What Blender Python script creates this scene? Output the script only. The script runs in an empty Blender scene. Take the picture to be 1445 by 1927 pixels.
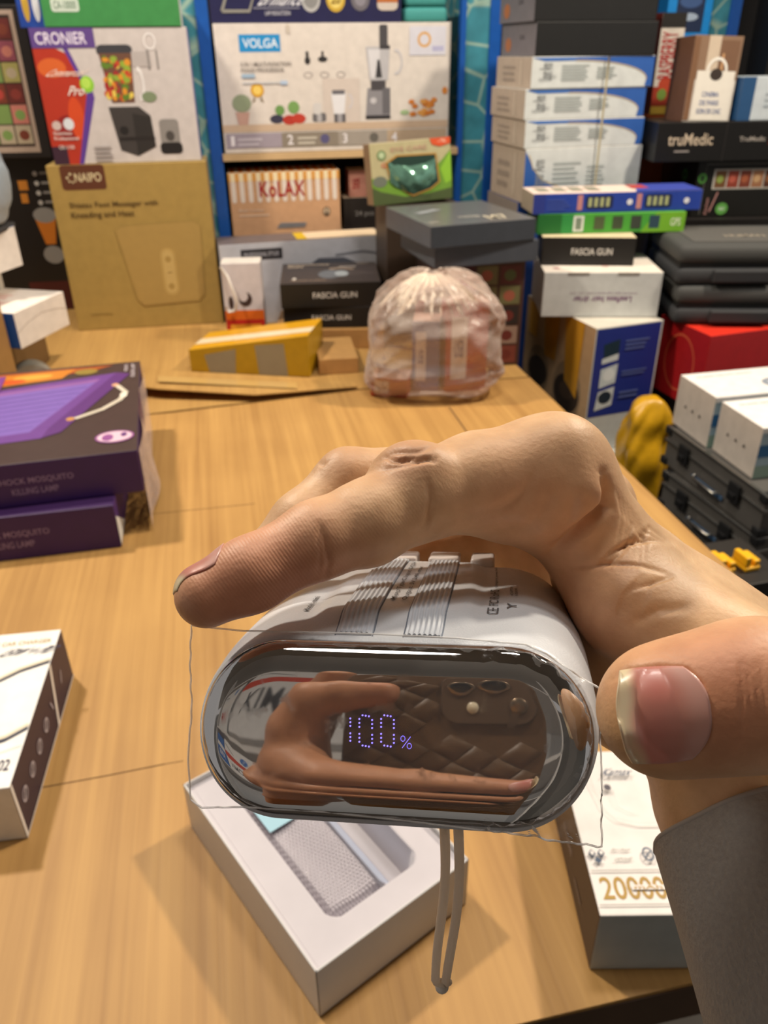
import bpy, bmesh, math, random
import numpy as np
from mathutils import Vector, Matrix
random.seed(7); rng = np.random.default_rng(7)
S = bpy.context.scene
COL = S.collection
# ------------------------------------------------------------------ camera
F = 1500.0; HC = 0.5; PITCH = math.radians(30); ROLL = math.radians(.7)
fw = np.array([0, math.cos(PITCH), -math.sin(PITCH)])
r0 = np.array([1., 0, 0]); d0 = np.cross(fw, r0)
rt = r0 * math.cos(ROLL) + d0 * math.sin(ROLL)
dn = d0 * math.cos(ROLL) - r0 * math.sin(ROLL)
CC = np.array([0, 0, HC])
cam = bpy.data.cameras.new('camera'); camo = bpy.data.objects.new('camera', cam); COL.objects.link(camo)
cam.sensor_fit = 'VERTICAL'; cam.sensor_height = 36; cam.lens = F / 1927 * 36
cam.clip_start = 0.004; cam.clip_end = 30
M = Matrix(((rt[0], -dn[0], -fw[0], 0), (rt[1], -dn[1], -fw[1], 0), (rt[2], -dn[2], -fw[2], HC), (0, 0, 0, 1)))
camo.matrix_world = M
cam.dof.use_dof = True; cam.dof.focus_distance = 0.155; cam.dof.aperture_fstop = 34
S.camera = camo
# ------------------------------------------------------------------ world, lamps, exposure
S.view_settings.view_transform = 'Standard'; S.view_settings.look = 'None'
S.view_settings.exposure = 0.0; S.view_settings.gamma = 1
w = bpy.data.worlds.new('world'); S.world = w; w.use_nodes = True
w.node_tree.nodes['Background'].inputs[0].default_value = (1.0, 0.96, 0.91, 1)
w.node_tree.nodes['Background'].inputs[1].default_value = 0.34
def lamp(name, loc, aim, power, size, col):
    l = bpy.data.lights.new(name, 'AREA'); l.shape = 'DISK'; l.size = size; l.energy = power; l.color = col
    o = bpy.data.objects.new(name, l); COL.objects.link(o); o.location = loc
    o.rotation_euler = (Vector(aim) - Vector(loc)).to_track_quat('-Z', 'Y').to_euler()
lamp('ceiling_lamp_right', (1.0, 1.15, 1.45), (.1, .6, 0), 23, .11, (1, .87, .70))
lamp('ceiling_lamp_left', (-.8, 1.1, 1.5), (-.1, .6, 0), 21, .11, (1, .88, .72))
lamp('ceiling_lamp_near', (-.3, .35, 1.9), (0, 1.0, 0), 4, .4, (1, .94, .86))
lamp('ceiling_lamp_shelf', (.2, .75, 1.8), (0, 1.9, .3), 13, .3, (1, .94, .87))

# ------------------------------------------------------------------ helpers
def lin(h):
    h = h.lstrip('#'); c = [int(h[i:i+2], 16) / 255 for i in (0, 2, 4)]
    return tuple((x / 12.92 if x <= .04045 else ((x + .055) / 1.055) ** 2.4) for x in c) + (1,)
MC = {}
def mat(h, rough=.55, metal=0, noise=.06, emit=0, scale=60, bump=0, coat=0, name=None):
    k = (h, rough, metal, noise, emit, scale, bump, coat, name)
    if k in MC: return MC[k]
    m = bpy.data.materials.new(name or 'surface_' + h.strip('#')); m.use_nodes = True; nt = m.node_tree
    b = nt.nodes['Principled BSDF']; b.inputs['Roughness'].default_value = rough; b.inputs['Metallic'].default_value = metal
    b.inputs['Coat Weight'].default_value = coat
    c = lin(h); b.inputs['Base Color'].default_value = c
    if emit:
        b.inputs['Emission Color'].default_value = c; b.inputs['Emission Strength'].default_value = emit
    if noise or bump:
        tc = nt.nodes.new('ShaderNodeTexCoord'); n = nt.nodes.new('ShaderNodeTexNoise'); n.inputs['Scale'].default_value = scale
        n.inputs['Detail'].default_value = 4; nt.links.new(tc.outputs['Object'], n.inputs['Vector'])
        if noise:
            r = nt.nodes.new('ShaderNodeMapRange'); r.inputs['To Min'].default_value = 1 - noise; r.inputs['To Max'].default_value = 1 + noise
            r.inputs['From Min'].default_value = .3; r.inputs['From Max'].default_value = .7
            v = nt.nodes.new('ShaderNodeMix'); v.data_type = 'RGBA'; v.blend_type = 'MULTIPLY'; v.inputs['Factor'].default_value = 1
            v.inputs[6].default_value = c; nt.links.new(n.outputs['Fac'], r.inputs['Value']); nt.links.new(r.outputs['Result'], v.inputs[7])
            nt.links.new(v.outputs[2], b.inputs['Base Color'])
        if bump:
            bp = nt.nodes.new('ShaderNodeBump'); bp.inputs['Strength'].default_value = bump; bp.inputs['Distance'].default_value = .001
            nt.links.new(n.outputs['Fac'], bp.inputs['Height']); nt.links.new(bp.outputs['Normal'], b.inputs['Normal'])
    MC[k] = m; return m
def film_mat(name, col, fac_clear, rough=.1, bump=.3, scale=40, ior=1.45):
    m = bpy.data.materials.new(name); m.use_nodes = True; nt = m.node_tree; nt.nodes.clear()
    out = nt.nodes.new('ShaderNodeOutputMaterial'); mx = nt.nodes.new('ShaderNodeMixShader'); tr = nt.nodes.new('ShaderNodeBsdfTransparent')
    p = nt.nodes.new('ShaderNodeBsdfPrincipled'); p.inputs['Base Color'].default_value = lin(col); p.inputs['Roughness'].default_value = rough
    tc = nt.nodes.new('ShaderNodeTexCoord'); n = nt.nodes.new('ShaderNodeTexNoise'); n.inputs['Scale'].default_value = scale; n.inputs['Detail'].default_value = 5
    nt.links.new(tc.outputs['Object'], n.inputs['Vector'])
    bp = nt.nodes.new('ShaderNodeBump'); bp.inputs['Strength'].default_value = bump; bp.inputs['Distance'].default_value = .004
    nt.links.new(n.outputs['Fac'], bp.inputs['Height']); nt.links.new(bp.outputs['Normal'], p.inputs['Normal'])
    fr = nt.nodes.new('ShaderNodeFresnel'); fr.inputs['IOR'].default_value = ior; nt.links.new(bp.outputs['Normal'], fr.inputs['Normal'])
    ad = nt.nodes.new('ShaderNodeMath'); ad.operation = 'ADD'; ad.use_clamp = True; ad.inputs[1].default_value = 1 - fac_clear
    nt.links.new(fr.outputs[0], ad.inputs[0]); nt.links.new(ad.outputs[0], mx.inputs[0])
    nt.links.new(tr.outputs[0], mx.inputs[1]); nt.links.new(p.outputs[0], mx.inputs[2]); nt.links.new(mx.outputs[0], out.inputs[0])
    return m
def translucent(name, col):
    m = bpy.data.materials.new(name); m.use_nodes = True; nt = m.node_tree; out = nt.nodes['Material Output']; b = nt.nodes['Principled BSDF']
    b.inputs['Base Color'].default_value = lin(col); b.inputs['Roughness'].default_value = .35; t = nt.nodes.new('ShaderNodeBsdfTranslucent'); t.inputs[0].default_value = lin(col)
    x = nt.nodes.new('ShaderNodeMixShader'); x.inputs[0].default_value = .55; nt.links.new(b.outputs[0], x.inputs[1]); nt.links.new(t.outputs[0], x.inputs[2]); nt.links.new(x.outputs[0], out.inputs[0]); return m
def tag(o, label=None, cat=None, group=None, kind=None):
    if label: o['label'] = label
    if cat: o['category'] = cat
    if group: o['group'] = group
    if kind: o['kind'] = kind
    return o
def mesh_obj(name, verts, faces, mats, parent=None, fm=None, smooth=False):
    me = bpy.data.meshes.new(name); me.from_pydata([tuple(v) for v in verts], [], [tuple(f) for f in faces])
    for m in (mats if isinstance(mats, list) else [mats]): me.materials.append(m)
    if fm is not None: me.polygons.foreach_set('material_index', fm)
    if smooth: me.polygons.foreach_set('use_smooth', [True] * len(me.polygons))
    me.update()
    o = bpy.data.objects.new(name, me); COL.objects.link(o)
    if parent: o.parent = parent
    return o
def bm_obj(name, bm, mats, parent=None, smooth=False):
    me = bpy.data.meshes.new(name); bmesh.ops.recalc_face_normals(bm, faces=bm.faces); bm.to_mesh(me); bm.free()
    for m in (mats if isinstance(mats, list) else [mats]): me.materials.append(m)
    if smooth: me.polygons.foreach_set('use_smooth', [True] * len(me.polygons))
    o = bpy.data.objects.new(name, me); COL.objects.link(o)
    if parent: o.parent = parent
    return o
def rbox(bm, x0, y0, z0, x1, y1, z1, bev=0, seg=2, mi=0, mx=None):
    r = bmesh.ops.create_cube(bm, size=1)
    vs = r['verts']
    for v in vs:
        v.co = Vector((x0 + (v.co.x + .5) * (x1 - x0), y0 + (v.co.y + .5) * (y1 - y0), z0 + (v.co.z + .5) * (z1 - z0)))
    fs = set(f for v in vs for f in v.link_faces)
    for f in fs: f.material_index = mi
    if bev:
        es = list(set(e for v in vs for e in v.link_edges))
        rb = bmesh.ops.bevel(bm, geom=es, offset=bev, segments=seg, affect='EDGES', profile=.6, clamp_overlap=True)
        vs = [v for v in rb['verts']]
        for f in rb['faces']: f.material_index = mi
    if mx is not None:
        seen = set()
        for v in vs:
            for vv in [v] + [e.other_vert(v) for e in v.link_edges]:
                if vv not in seen: seen.add(vv); vv.co = mx @ vv.co
    return vs
def tube(name, pts, r, m, parent=None, n=10, closed=False):
    """round cord through pts, radius r (number or list)"""
    P = [Vector(p) for p in pts]; N = len(P); V = []; Fc = []
    up = Vector((0.13, .31, .94)).normalized()
    for i, p in enumerate(P):
        a = P[(i - 1) % N] if (closed or i) else P[0]; b = P[(i + 1) % N] if (closed or i < N - 1) else P[-1]
        t = (b - a).normalized(); u = t.cross(up)
        if u.length < .1: u = t.cross(Vector((1, 0, 0)))
        u.normalize(); v = t.cross(u); rr = r[i] if isinstance(r, (list, tuple)) else r
        for k in range(n):
            an = 2 * math.pi * k / n; V.append(p + u * math.cos(an) * rr + v * math.sin(an) * rr)
    for i in range(N if closed else N - 1):
        j = (i + 1) % N
        for k in range(n): Fc.append((i * n + k, i * n + (k + 1) % n, j * n + (k + 1) % n, j * n + k))
    if not closed: Fc.append(tuple(range(n))); Fc.append(tuple((N - 1) * n + k for k in range(n))[::-1])
    return mesh_obj(name, V, Fc, m, parent, smooth=True)
_tc = {}
def text_mesh(s):
    if s in _tc: return _tc[s]
    c = bpy.data.curves.new('t', 'FONT'); c.body = s; c.offset = .012; c.resolution_u = 3
    o = bpy.data.objects.new('t', c); COL.objects.link(o); bpy.context.view_layer.update()
    me = bpy.data.meshes.new_from_object(o.evaluated_get(bpy.context.evaluated_depsgraph_get()))
    V = np.array([v.co[:2] for v in me.vertices]) if len(me.vertices) else np.zeros((0, 2))
    Fc = [tuple(p.vertices) for p in me.polygons]
    bpy.data.objects.remove(o); bpy.data.curves.remove(c); bpy.data.meshes.remove(me)
    V = (V - V.min(0)) / np.maximum(V.max(0) - V.min(0), 1e-6)
    _tc[s] = (V, Fc); return _tc[s]
# flat printed shapes in (u,v) of a face: returns list of (verts2d, faces, colour)
def R(u0, v0, u1, v1, c): return ('p', [(u0, v0), (u1, v0), (u1, v1), (u0, v1)], c)
def PL(pts, c): return ('p', pts, c)
def EL(u, v, ru, rv, c, n=28): return ('p', [(u + ru * math.cos(2 * math.pi * k / n), v + rv * math.sin(2 * math.pi * k / n)) for k in range(n)], c)
def RR(u0, v0, u1, v1, ru, rv, c):
    p = []
    for cx, cy, a0 in ((u1 - ru, v1 - rv, 0), (u0 + ru, v1 - rv, 90), (u0 + ru, v0 + rv, 180), (u1 - ru, v0 + rv, 270)):
        for k in range(6):
            a = math.radians(a0 + 18 * k); p.append((cx + ru * math.cos(a), cy + rv * math.sin(a)))
    return ('p', p, c)
def TX(s, u0, v0, u1, v1, c, rot=0, it=0): return ('t', s, (u0, v0, u1, v1), c, rot, it)
def RING(u, v, ru, rv, w, c, n=28, a0=0, a1=360):
    o = []; i = []
    for k in range(n + 1):
        a = math.radians(a0 + (a1 - a0) * k / n); o.append((u + ru * math.cos(a), v + rv * math.sin(a))); i.append((u + (ru - w) * math.cos(a), v + (rv - w * rv / ru) * math.sin(a)))
    return ('s', o, i, c)
def LN(pts, w, c, asp=1):
    """stroke; asp = face width / height so the stroke keeps its width"""
    o = []; i = []
    for k, p in enumerate(pts):
        a = pts[max(k - 1, 0)]; b = pts[min(k + 1, len(pts) - 1)]
        dx, dy = (b[0] - a[0]) * asp, b[1] - a[1]; L = math.hypot(dx, dy) or 1
        nx, ny = -dy / L * w / 2 / asp, dx / L * w / 2
        o.append((p[0] + nx, p[1] + ny)); i.append((p[0] - nx, p[1] - ny))
    return ('s', o, i, c)
def build_print(name, shapes, fmap, parent, rough=.5, step=.00012, base=.0003, label=None, emit=0):
    V = []; Fc = []; mi = []; mats = []; mk = {}
    for k, s in enumerate(shapes):
        c = s[3] if s[0] in 'ts' else s[2]; h = base + step * k
        if c not in mk: mk[c] = len(mats); mats.append(mat(c, rough, noise=.03, emit=emit))
        o = len(V)
        if s[0] == 'p':
            V += [fmap(u, v, h) for u, v in s[1]]; Fc.append(tuple(range(o, o + len(s[1])))); mi.append(mk[c])
        elif s[0] == 's':
            n = len(s[1]); V += [fmap(u, v, h) for u, v in s[1]] + [fmap(u, v, h) for u, v in s[2]]
            for q in range(n - 1): Fc.append((o + q, o + q + 1, o + n + q + 1, o + n + q)); mi.append(mk[c])
        else:
            tv, tf = text_mesh(s[1]); u0, v0, u1, v1 = s[2]; rot = s[4]; it = s[5]
            for x, y in tv:
                x = x + it * y * .3
                if rot == 90: x, y = 1 - y, x
                elif rot == 180: x, y = 1 - x, 1 - y
                elif rot == 270: x, y = y, 1 - x
                V.append(fmap(u0 + x * (u1 - u0), v0 + y * (v1 - v0), h))
            for f in tf: Fc.append(tuple(o + q for q in f)); mi.append(mk[c])
    ob = mesh_obj(name, V, Fc, mats, parent, fm=mi)
    if label: ob['label'] = label
    return ob
class Box:
    """a carton: origin at its front left bottom corner"""
    def __init__(s, name, label, cat, loc, W, D, H, yaw, cols, group=None, rough=.45, bev=.0012, hl=None, coat=0):
        bm = bmesh.new()
        f, l, r, t = [c for c in (cols if isinstance(cols, (list, tuple)) else [cols] * 4)]
        rbox(bm, 0, 0, 0, W, D, H, bev, 2)
        if hl:                                    # different heights left / right
            for v in bm.verts: v.co.z *= (hl[0] + (hl[1] - hl[0]) * v.co.x / W) / H
        bmesh.ops.recalc_face_normals(bm, faces=bm.faces)
        for fc in bm.faces:
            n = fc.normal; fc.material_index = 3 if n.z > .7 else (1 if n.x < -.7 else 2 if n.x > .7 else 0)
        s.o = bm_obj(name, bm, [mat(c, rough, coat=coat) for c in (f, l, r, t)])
        tag(s.o, label, cat, group)
        s.o.location = loc; s.o.rotation_euler = (0, 0, math.radians(yaw)); s.W, s.D, s.H = W, D, H
    def m(s, face):
        W, D, H = s.W, s.D, s.H
        return {'front': lambda u, v, h: (u * W, -h, v * H), 'left': lambda u, v, h: (-h, (1 - u) * D, v * H),
                'right': lambda u, v, h: (W + h, u * D, v * H), 'top': lambda u, v, h: (u * W, v * D, H + h)}[face]
    def p(s, face, name, shapes, **k):
        s.lv = getattr(s, 'lv', {}); b0 = s.lv.get(face, .0003); k['base'] = max(b0, k.get('base', 0)); s.lv[face] = k['base'] + .00012 * len(shapes) if len(shapes) < 12 else k['base'] + .0006; k['step'] = .00012 if len(shapes) < 12 else .0005 / len(shapes)
        build_print(name, shapes, s.m(face), s.o, **k); return s
def lines(u0, v0, u1, v1, n, c, fill=.5, jag=.25):
    """rows of small grey print"""
    o = []
    for k in range(n):
        h = (v1 - v0) / n; a = v1 - (k + 1) * h; o.append(R(u0, a, u1 - (u1 - u0) * jag * random.random(), a + h * fill, c))
    return o
def empty(name, loc, yaw=0):
    o = bpy.data.objects.new(name, None); COL.objects.link(o); o.location = loc; o.rotation_euler = (0, 0, math.radians(yaw)); o.empty_display_size = .02; return o

# ------------------------------------------------------------------ setting
def plane_struct(name, pts, m):
    o = mesh_obj(name, pts, [tuple(range(len(pts)))], m); o['kind'] = 'structure'; return o
plane_struct('floor', [(-3, -2, -.75), (3, -2, -.75), (3, 3, -.75), (-3, 3, -.75)], mat('#4a443e', .6))
plane_struct('wall_back', [(-3, 2.95, -.75), (3, 2.95, -.75), (3, 2.95, 2.2), (-3, 2.95, 2.2)][::-1], mat('#2a2725', .8))
plane_struct('ceiling', [(-3, -2, 2.45), (3, -2, 2.45), (3, 3, 2.45), (-3, 3, 2.45)][::-1], mat('#8a8378', .8))
plane_struct('wall_rear', [(-3, -1.9, -.75), (3, -1.9, -.75), (3, -1.9, 2.2), (-3, -1.9, 2.2)], mat('#8a8a88', .8))

# cardboard material: long corrugation streaks running away from the viewer
def cardboard(name, c1, c2, sx=34, bump=.7):
    m = bpy.data.materials.new(name); m.use_nodes = True; nt = m.node_tree; N = nt.nodes; L = nt.links; b = N['Principled BSDF']
    tc = N.new('ShaderNodeTexCoord')
    def noise(sc, vx, vy, d=4):
        mp = N.new('ShaderNodeMapping'); mp.inputs['Scale'].default_value = (vx, vy, 1); L.new(tc.outputs['Object'], mp.inputs['Vector'])
        n = N.new('ShaderNodeTexNoise'); n.inputs['Scale'].default_value = sc; n.inputs['Detail'].default_value = d; L.new(mp.outputs[0], n.inputs['Vector']); return n.outputs['Fac']
    a = noise(1, sx, 1.2, 5); c = noise(1, 150, 3, 4); d = noise(7, 1, 1, 5)
    rp = N.new('ShaderNodeValToRGB'); rp.color_ramp.elements[0].position = .32; rp.color_ramp.elements[1].position = .68
    rp.color_ramp.elements[0].color = lin(c1); rp.color_ramp.elements[1].color = lin(c2)
    s1 = N.new('ShaderNodeMath'); s1.operation = 'MULTIPLY_ADD'; s1.inputs[1].default_value = .42; L.new(a, s1.inputs[0])
    s2 = N.new('ShaderNodeMath'); s2.operation = 'MULTIPLY'; s2.inputs[1].default_value = .36; L.new(c, s2.inputs[0])
    s3 = N.new('ShaderNodeMath'); s3.operation = 'MULTIPLY_ADD'; s3.inputs[1].default_value = .22; L.new(d, s3.inputs[0]); L.new(s2.outputs[0], s3.inputs[2]); L.new(s3.outputs[0], s1.inputs[2])
    L.new(s1.outputs[0], rp.inputs[0]); L.new(rp.outputs[0], b.inputs['Base Color']); b.inputs['Roughness'].default_value = .55
    bp = N.new('ShaderNodeBump'); bp.inputs['Strength'].default_value = bump; bp.inputs['Distance'].default_value = .0012; L.new(s1.outputs[0], bp.inputs['Height']); L.new(bp.outputs[0], b.inputs['Normal'])
    return m
CB = cardboard('corrugated_cardboard', '#9c713b', '#c99c5a')
CB2 = cardboard('pale_cardboard', '#a57c44', '#c69c5a', 20, .2)
TA = 11.3
# display table: origin at the near right corner of the top, x to the left is negative
tbl = empty('display_table', (.463, .334, -.75), TA); tag(tbl, 'large display table covered in flattened brown cardboard that carries all the boxes', 'table')
poly = [(-2.1, 0), (0, 0), (0, 1.56), (.22, 1.56), (.22, 2.15), (-2.1, 2.15)]
V = [(x, y, z) for z in (.747, .712) for x, y in poly]; n = 6
tt = mesh_obj('tabletop', V, [tuple(range(n)), tuple(range(2 * n - 1, n - 1, -1))] + [(i, i + n, (i + 1) % n + n, (i + 1) % n) for i in range(n)], mat('#4b3523', .5, scale=20, noise=.2), tbl)
for x, y in ((-2.0, .06), (-.06, .06), (-.06, 1.4), (-2.0, 2.05)):
    bm = bmesh.new(); rbox(bm, x - .03, y - .03, 0, x + .03, y + .03, .712, .004); bm_obj('leg', bm, mat('#3b2a1d', .6), tbl)
def sheet(label, poly, z, th, m=CB, lift=None):
    """cardboard sheet in table coordinates"""
    c, s = math.cos(math.radians(TA)), math.sin(math.radians(TA))
    n = len(poly); V = [(x, y, zz) for zz in (th, 0) for x, y in poly]
    if lift: V = [(x, y, zz + lift(x, y)) for x, y, zz in V]
    o = mesh_obj('cardboard_sheet', V, [tuple(range(n)), tuple(range(2 * n - 1, n - 1, -1))] + [(i, i + n, (i + 1) % n + n, (i + 1) % n) for i in range(n)], m)
    o.location = (.463, .334, z); o.rotation_euler.z = math.radians(TA); tag(o, label, 'cardboard', 'cardboard sheets covering the table'); return o
sheet('brown corrugated cardboard sheet over the near part of the table, under the open white box', [(-2.08, .002), (-1.2, .004), (-.6, -.001), (-.002, .003), (-.003, 1.02), (-.3, 1.03), (-.62, 1.0), (-1.1, 1.0), (-2.08, 1.0)], -.003, .003)
# seams cut in the sheet
def seam(par, pts, w=.0011):
    o = []; i = []
    for k, p in enumerate(pts):
        a = pts[max(k - 1, 0)]; b = pts[min(k + 1, len(pts) - 1)]; dx, dy = b[0] - a[0], b[1] - a[1]; L = math.hypot(dx, dy)
        o.append((p[0] - dy / L * w / 2, p[1] + dx / L * w / 2, .0032)); i.append((p[0] + dy / L * w / 2, p[1] - dx / L * w / 2, .0032))
    n = len(pts); ob = mesh_obj('seam', o + i, [(q, q + 1, n + q + 1, n + q) for q in range(n - 1)], mat('#5d4022', .9), par); return ob
def W2T(p):
    c, s = math.cos(math.radians(TA)), math.sin(math.radians(TA)); x, y = p[0] - .463, p[1] - .334; return (c * x + s * y, -s * x + c * y)
def ray(u, v): return fw + rt * (u - 722.5) / F + dn * (v - 963.5) / F
def at_z(u, v, z): r = ray(u, v); return CC + r * (z - HC) / r[2]
def px2t(u, v): return W2T(at_z(u, v, 0))
near = [o for o in COL.objects if o.name.startswith('cardboard_sheet')][0]
seam(near, [px2t(80, 1482), px2t(200, 1460), px2t(310, 1438)]); seam(near, [px2t(845, 766), px2t(862, 790), px2t(880, 816)], .0025)
seam(near, [px2t(310, 1438), px2t(345, 1432)], .0006); seam(near, [px2t(280, 968), px2t(380, 958), px2t(480, 948)], .0009)
sheet('pale cardboard sheet lying across the far part of the table, under the yellow parcel', [(-2.08, 1.005), (-1.15, 1.005), (-.72, 1.0), (-.3, 1.035), (-.004, 1.025), (-.004, 1.55), (.2, 1.57), (.2, 2.14), (-2.08, 2.14)], -.003, .003, CB2)
fl = sheet('folded cardboard flap with a raised front edge between the purple boxes and the plastic bag', [px2t(180, 735), px2t(300, 752), px2t(480, 757), px2t(672, 733), px2t(668, 722), px2t(560, 716), px2t(400, 706), px2t(200, 690)], .0005, .002, CB2,
      lift=lambda x, y: 0)
for i, v in enumerate(fl.data.vertices):
    k = i % 8
    if k in (0, 1, 2): v.co.z += (.016, .017, .011)[k]
    if k == 3: v.co.z += .003
build_print('packing_tape', [R(0, 0, 1, 1, '#cda768')], lambda u, v, h: tuple(Vector((*px2t(300 + 260 * u, 738 - 16 * v + 6 * u), .0185 + h - .007 * u - .005 * v))), fl, rough=.08)

# low bench on the right that carries the stacks beside the table
bn = empty('low_bench', (.38, .8, -.75), TA); tag(bn, 'low dark bench beside the table carrying the stacks on the right', 'bench')
bm = bmesh.new(); rbox(bm, 0, 0, .37, 1.1, 1.27, .4, .003); bm_obj('bench_top', bm, mat('#3a322b', .6), bn)
for x, y in ((.05, .05), (1.05, .05), (.05, 1.22), (1.05, 1.22)):
    bm = bmesh.new(); rbox(bm, x - .025, y - .025, 0, x + .025, y + .025, .37, .003); bm_obj('leg', bm, mat('#2e2823', .6), bn)

# ------------------------------------------------------------------ blue shelving behind
def teal_mat():
    m = bpy.data.materials.new('teal_patterned_paper'); m.use_nodes = True; nt = m.node_tree; b = nt.nodes['Principled BSDF']; b.inputs['Roughness'].default_value = .4
    tc = nt.nodes.new('ShaderNodeTexCoord'); v = nt.nodes.new('ShaderNodeTexVoronoi'); v.feature = 'DISTANCE_TO_EDGE'; v.inputs['Scale'].default_value = 17
    nz = nt.nodes.new('ShaderNodeTexNoise'); nz.inputs['Scale'].default_value = 25; nt.links.new(tc.outputs['Object'], nz.inputs['Vector'])
    nt.links.new(tc.outputs['Object'], v.inputs['Vector']); r = nt.nodes.new('ShaderNodeValToRGB')
    r.color_ramp.elements[0].color = lin('#9fb9a8'); r.color_ramp.elements[1].color = lin('#3d8494'); r.color_ramp.elements[0].position = .0; r.color_ramp.elements[1].position = .07
    mx = nt.nodes.new('ShaderNodeMix'); mx.data_type = 'RGBA'; mx.blend_type = 'OVERLAY'; mx.inputs['Factor'].default_value = .5
    nt.links.new(v.outputs['Distance'], r.inputs[0]); nt.links.new(r.outputs[0], mx.inputs[6]); nt.links.new(nz.outputs['Fac'], mx.inputs[7]); nt.links.new(mx.outputs[2], b.inputs['Base Color']); return m
TEAL = teal_mat(); BLUE = mat('#1a55a8', .35)
rk = empty('shelf_rack', (-.352, 1.815, 0), 10); tag(rk, 'blue shelf rack with teal patterned side panels and pale wooden shelves behind the table', 'shelf')
def part(name, b, m, par, bev=.0008, label=None):
    bm = bmesh.new(); rbox(bm, *b, bev); o = bm_obj(name, bm, m, par)
    if label: o['label'] = label
    return o
part('upright', (0, 0, 0, .024, .02, 1.2), BLUE, rk); part('upright', (.53, 0, 0, .541, .02, 1.2), BLUE, rk); part('upright', (.592, 0, 0, .616, .02, 1.2), BLUE, rk)
part('side_panel', (-.05, .004, 0, 0, .3, 1.2), TEAL, rk, label='teal patterned panel'); part('side_panel', (.541, .004, 0, .592, .3, 1.2), TEAL, rk, label='teal patterned panel')
WOOD = mat('#d0b083', .5, scale=30)
part('shelf_board', (.024, -.004, .304, .53, .3, .318), WOOD, rk); part('shelf_board', (.024, .01, .137, .53, .3, .149), WOOD, rk)
part('back_panel', (0, .3, 0, .6, .31, 1.2), mat('#241f1d', .8), rk, label='dark back panel')
rk2 = empty('shelf_rack', (.845, 2.36, -.75), 10); tag(rk2, 'blue shelf rack at the far right, teal panel seen above the gift boxes', 'shelf')
part('upright', (.045, 0, 0, .075, .02, 2.0), BLUE, rk2); part('side_panel', (0, .004, 0, .045, .3, 2.0), TEAL, rk2); part('upright', (.7, 0, 0, .73, .02, 2.0), BLUE, rk2)
part('back_panel', (0, .3, 0, .73, .31, 2.0), mat('#241f1d', .8), rk2)
bk = empty('storage_shelf', (-1.3, 2.45, -.75), 8); tag(bk, 'dark storage shelf at the back, seen in the gaps between the boxes', 'shelf')
for z in (.55, .95, 1.3): part('shelf_board', (0, 0, z, 2.9, .3, z + .02), mat('#3b3128', .6), bk)
for x in (0, 1.45, 2.87): part('upright', (x, 0, 0, x + .03, .3, 1.6), mat('#2b2622', .6), bk)

# ------------------------------------------------------------------ boxes on the left
G = 'cartons standing at the back of the table'
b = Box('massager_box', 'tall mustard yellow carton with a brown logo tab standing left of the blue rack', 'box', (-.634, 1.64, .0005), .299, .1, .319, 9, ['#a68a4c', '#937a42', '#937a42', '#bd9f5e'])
b.p('front', 'brand_tab', [RR(.08, .86, .355, 1.0, .02, .02, '#5e3420'), TX('NAIPO', .165, .905, .33, .955, '#d9c9a0'), EL(.12, .93, .008, .007, '#d9c9a0'), EL(.14, .95, .008, .007, '#d9c9a0'), EL(.13, .91, .006, .006, '#d9c9a0'), EL(.15, .905, .006, .006, '#d9c9a0')])
b.p('front', 'printed_text', [TX('Shiatsu Foot Massager with', .1, .75, .66, .79, '#5a4522'), TX('Kneading and Heat', .1, .69, .5, .735, '#5a4522'), R(.1, .1, .25, .104, '#7d6530')])
b.p('front', 'product_picture', [PL([(.36, .62), (.4, .645), (.88, .66), (.92, .63), (.895, .2), (.85, .155), (.47, .14), (.43, .18)], '#a3864a'), PL([(.365, .615), (.405, .637), (.875, .652), (.91, .625), (.885, .21), (.84, .165), (.475, .15), (.44, .19)], '#ab8d50'),
    RR(.625, .2, .725, .5, .045, .045, '#b99b5b'), RR(.64, .215, .71, .485, .033, .033, '#c5a869'), EL(.675, .43, .02, .02, '#a88a4c'), EL(.675, .26, .02, .02, '#a88a4c'), R(.66, .345, .69, .35, '#8f7440')])
b = Box('blender_box', 'blender carton with a purple logo corner and fruit jug picture, on the mustard carton', 'box', (-.617, 1.647, .3202), .273, .1, .223, 10, ['#c9c2c0', '#4a3552', '#6a69b0', '#bdb6b4'])
fruits = []
for k in range(80):
    u = .43 + .16 * random.random(); v = .48 + .32 * random.random(); c = random.choice(['#c04a2a', '#d8922e', '#8fa83a', '#e0c85a', '#a02a2a', '#5f7f2a']); fruits.append(EL(u, v, .012 + .012 * random.random(), .015 + .018 * random.random(), c, 9))
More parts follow.
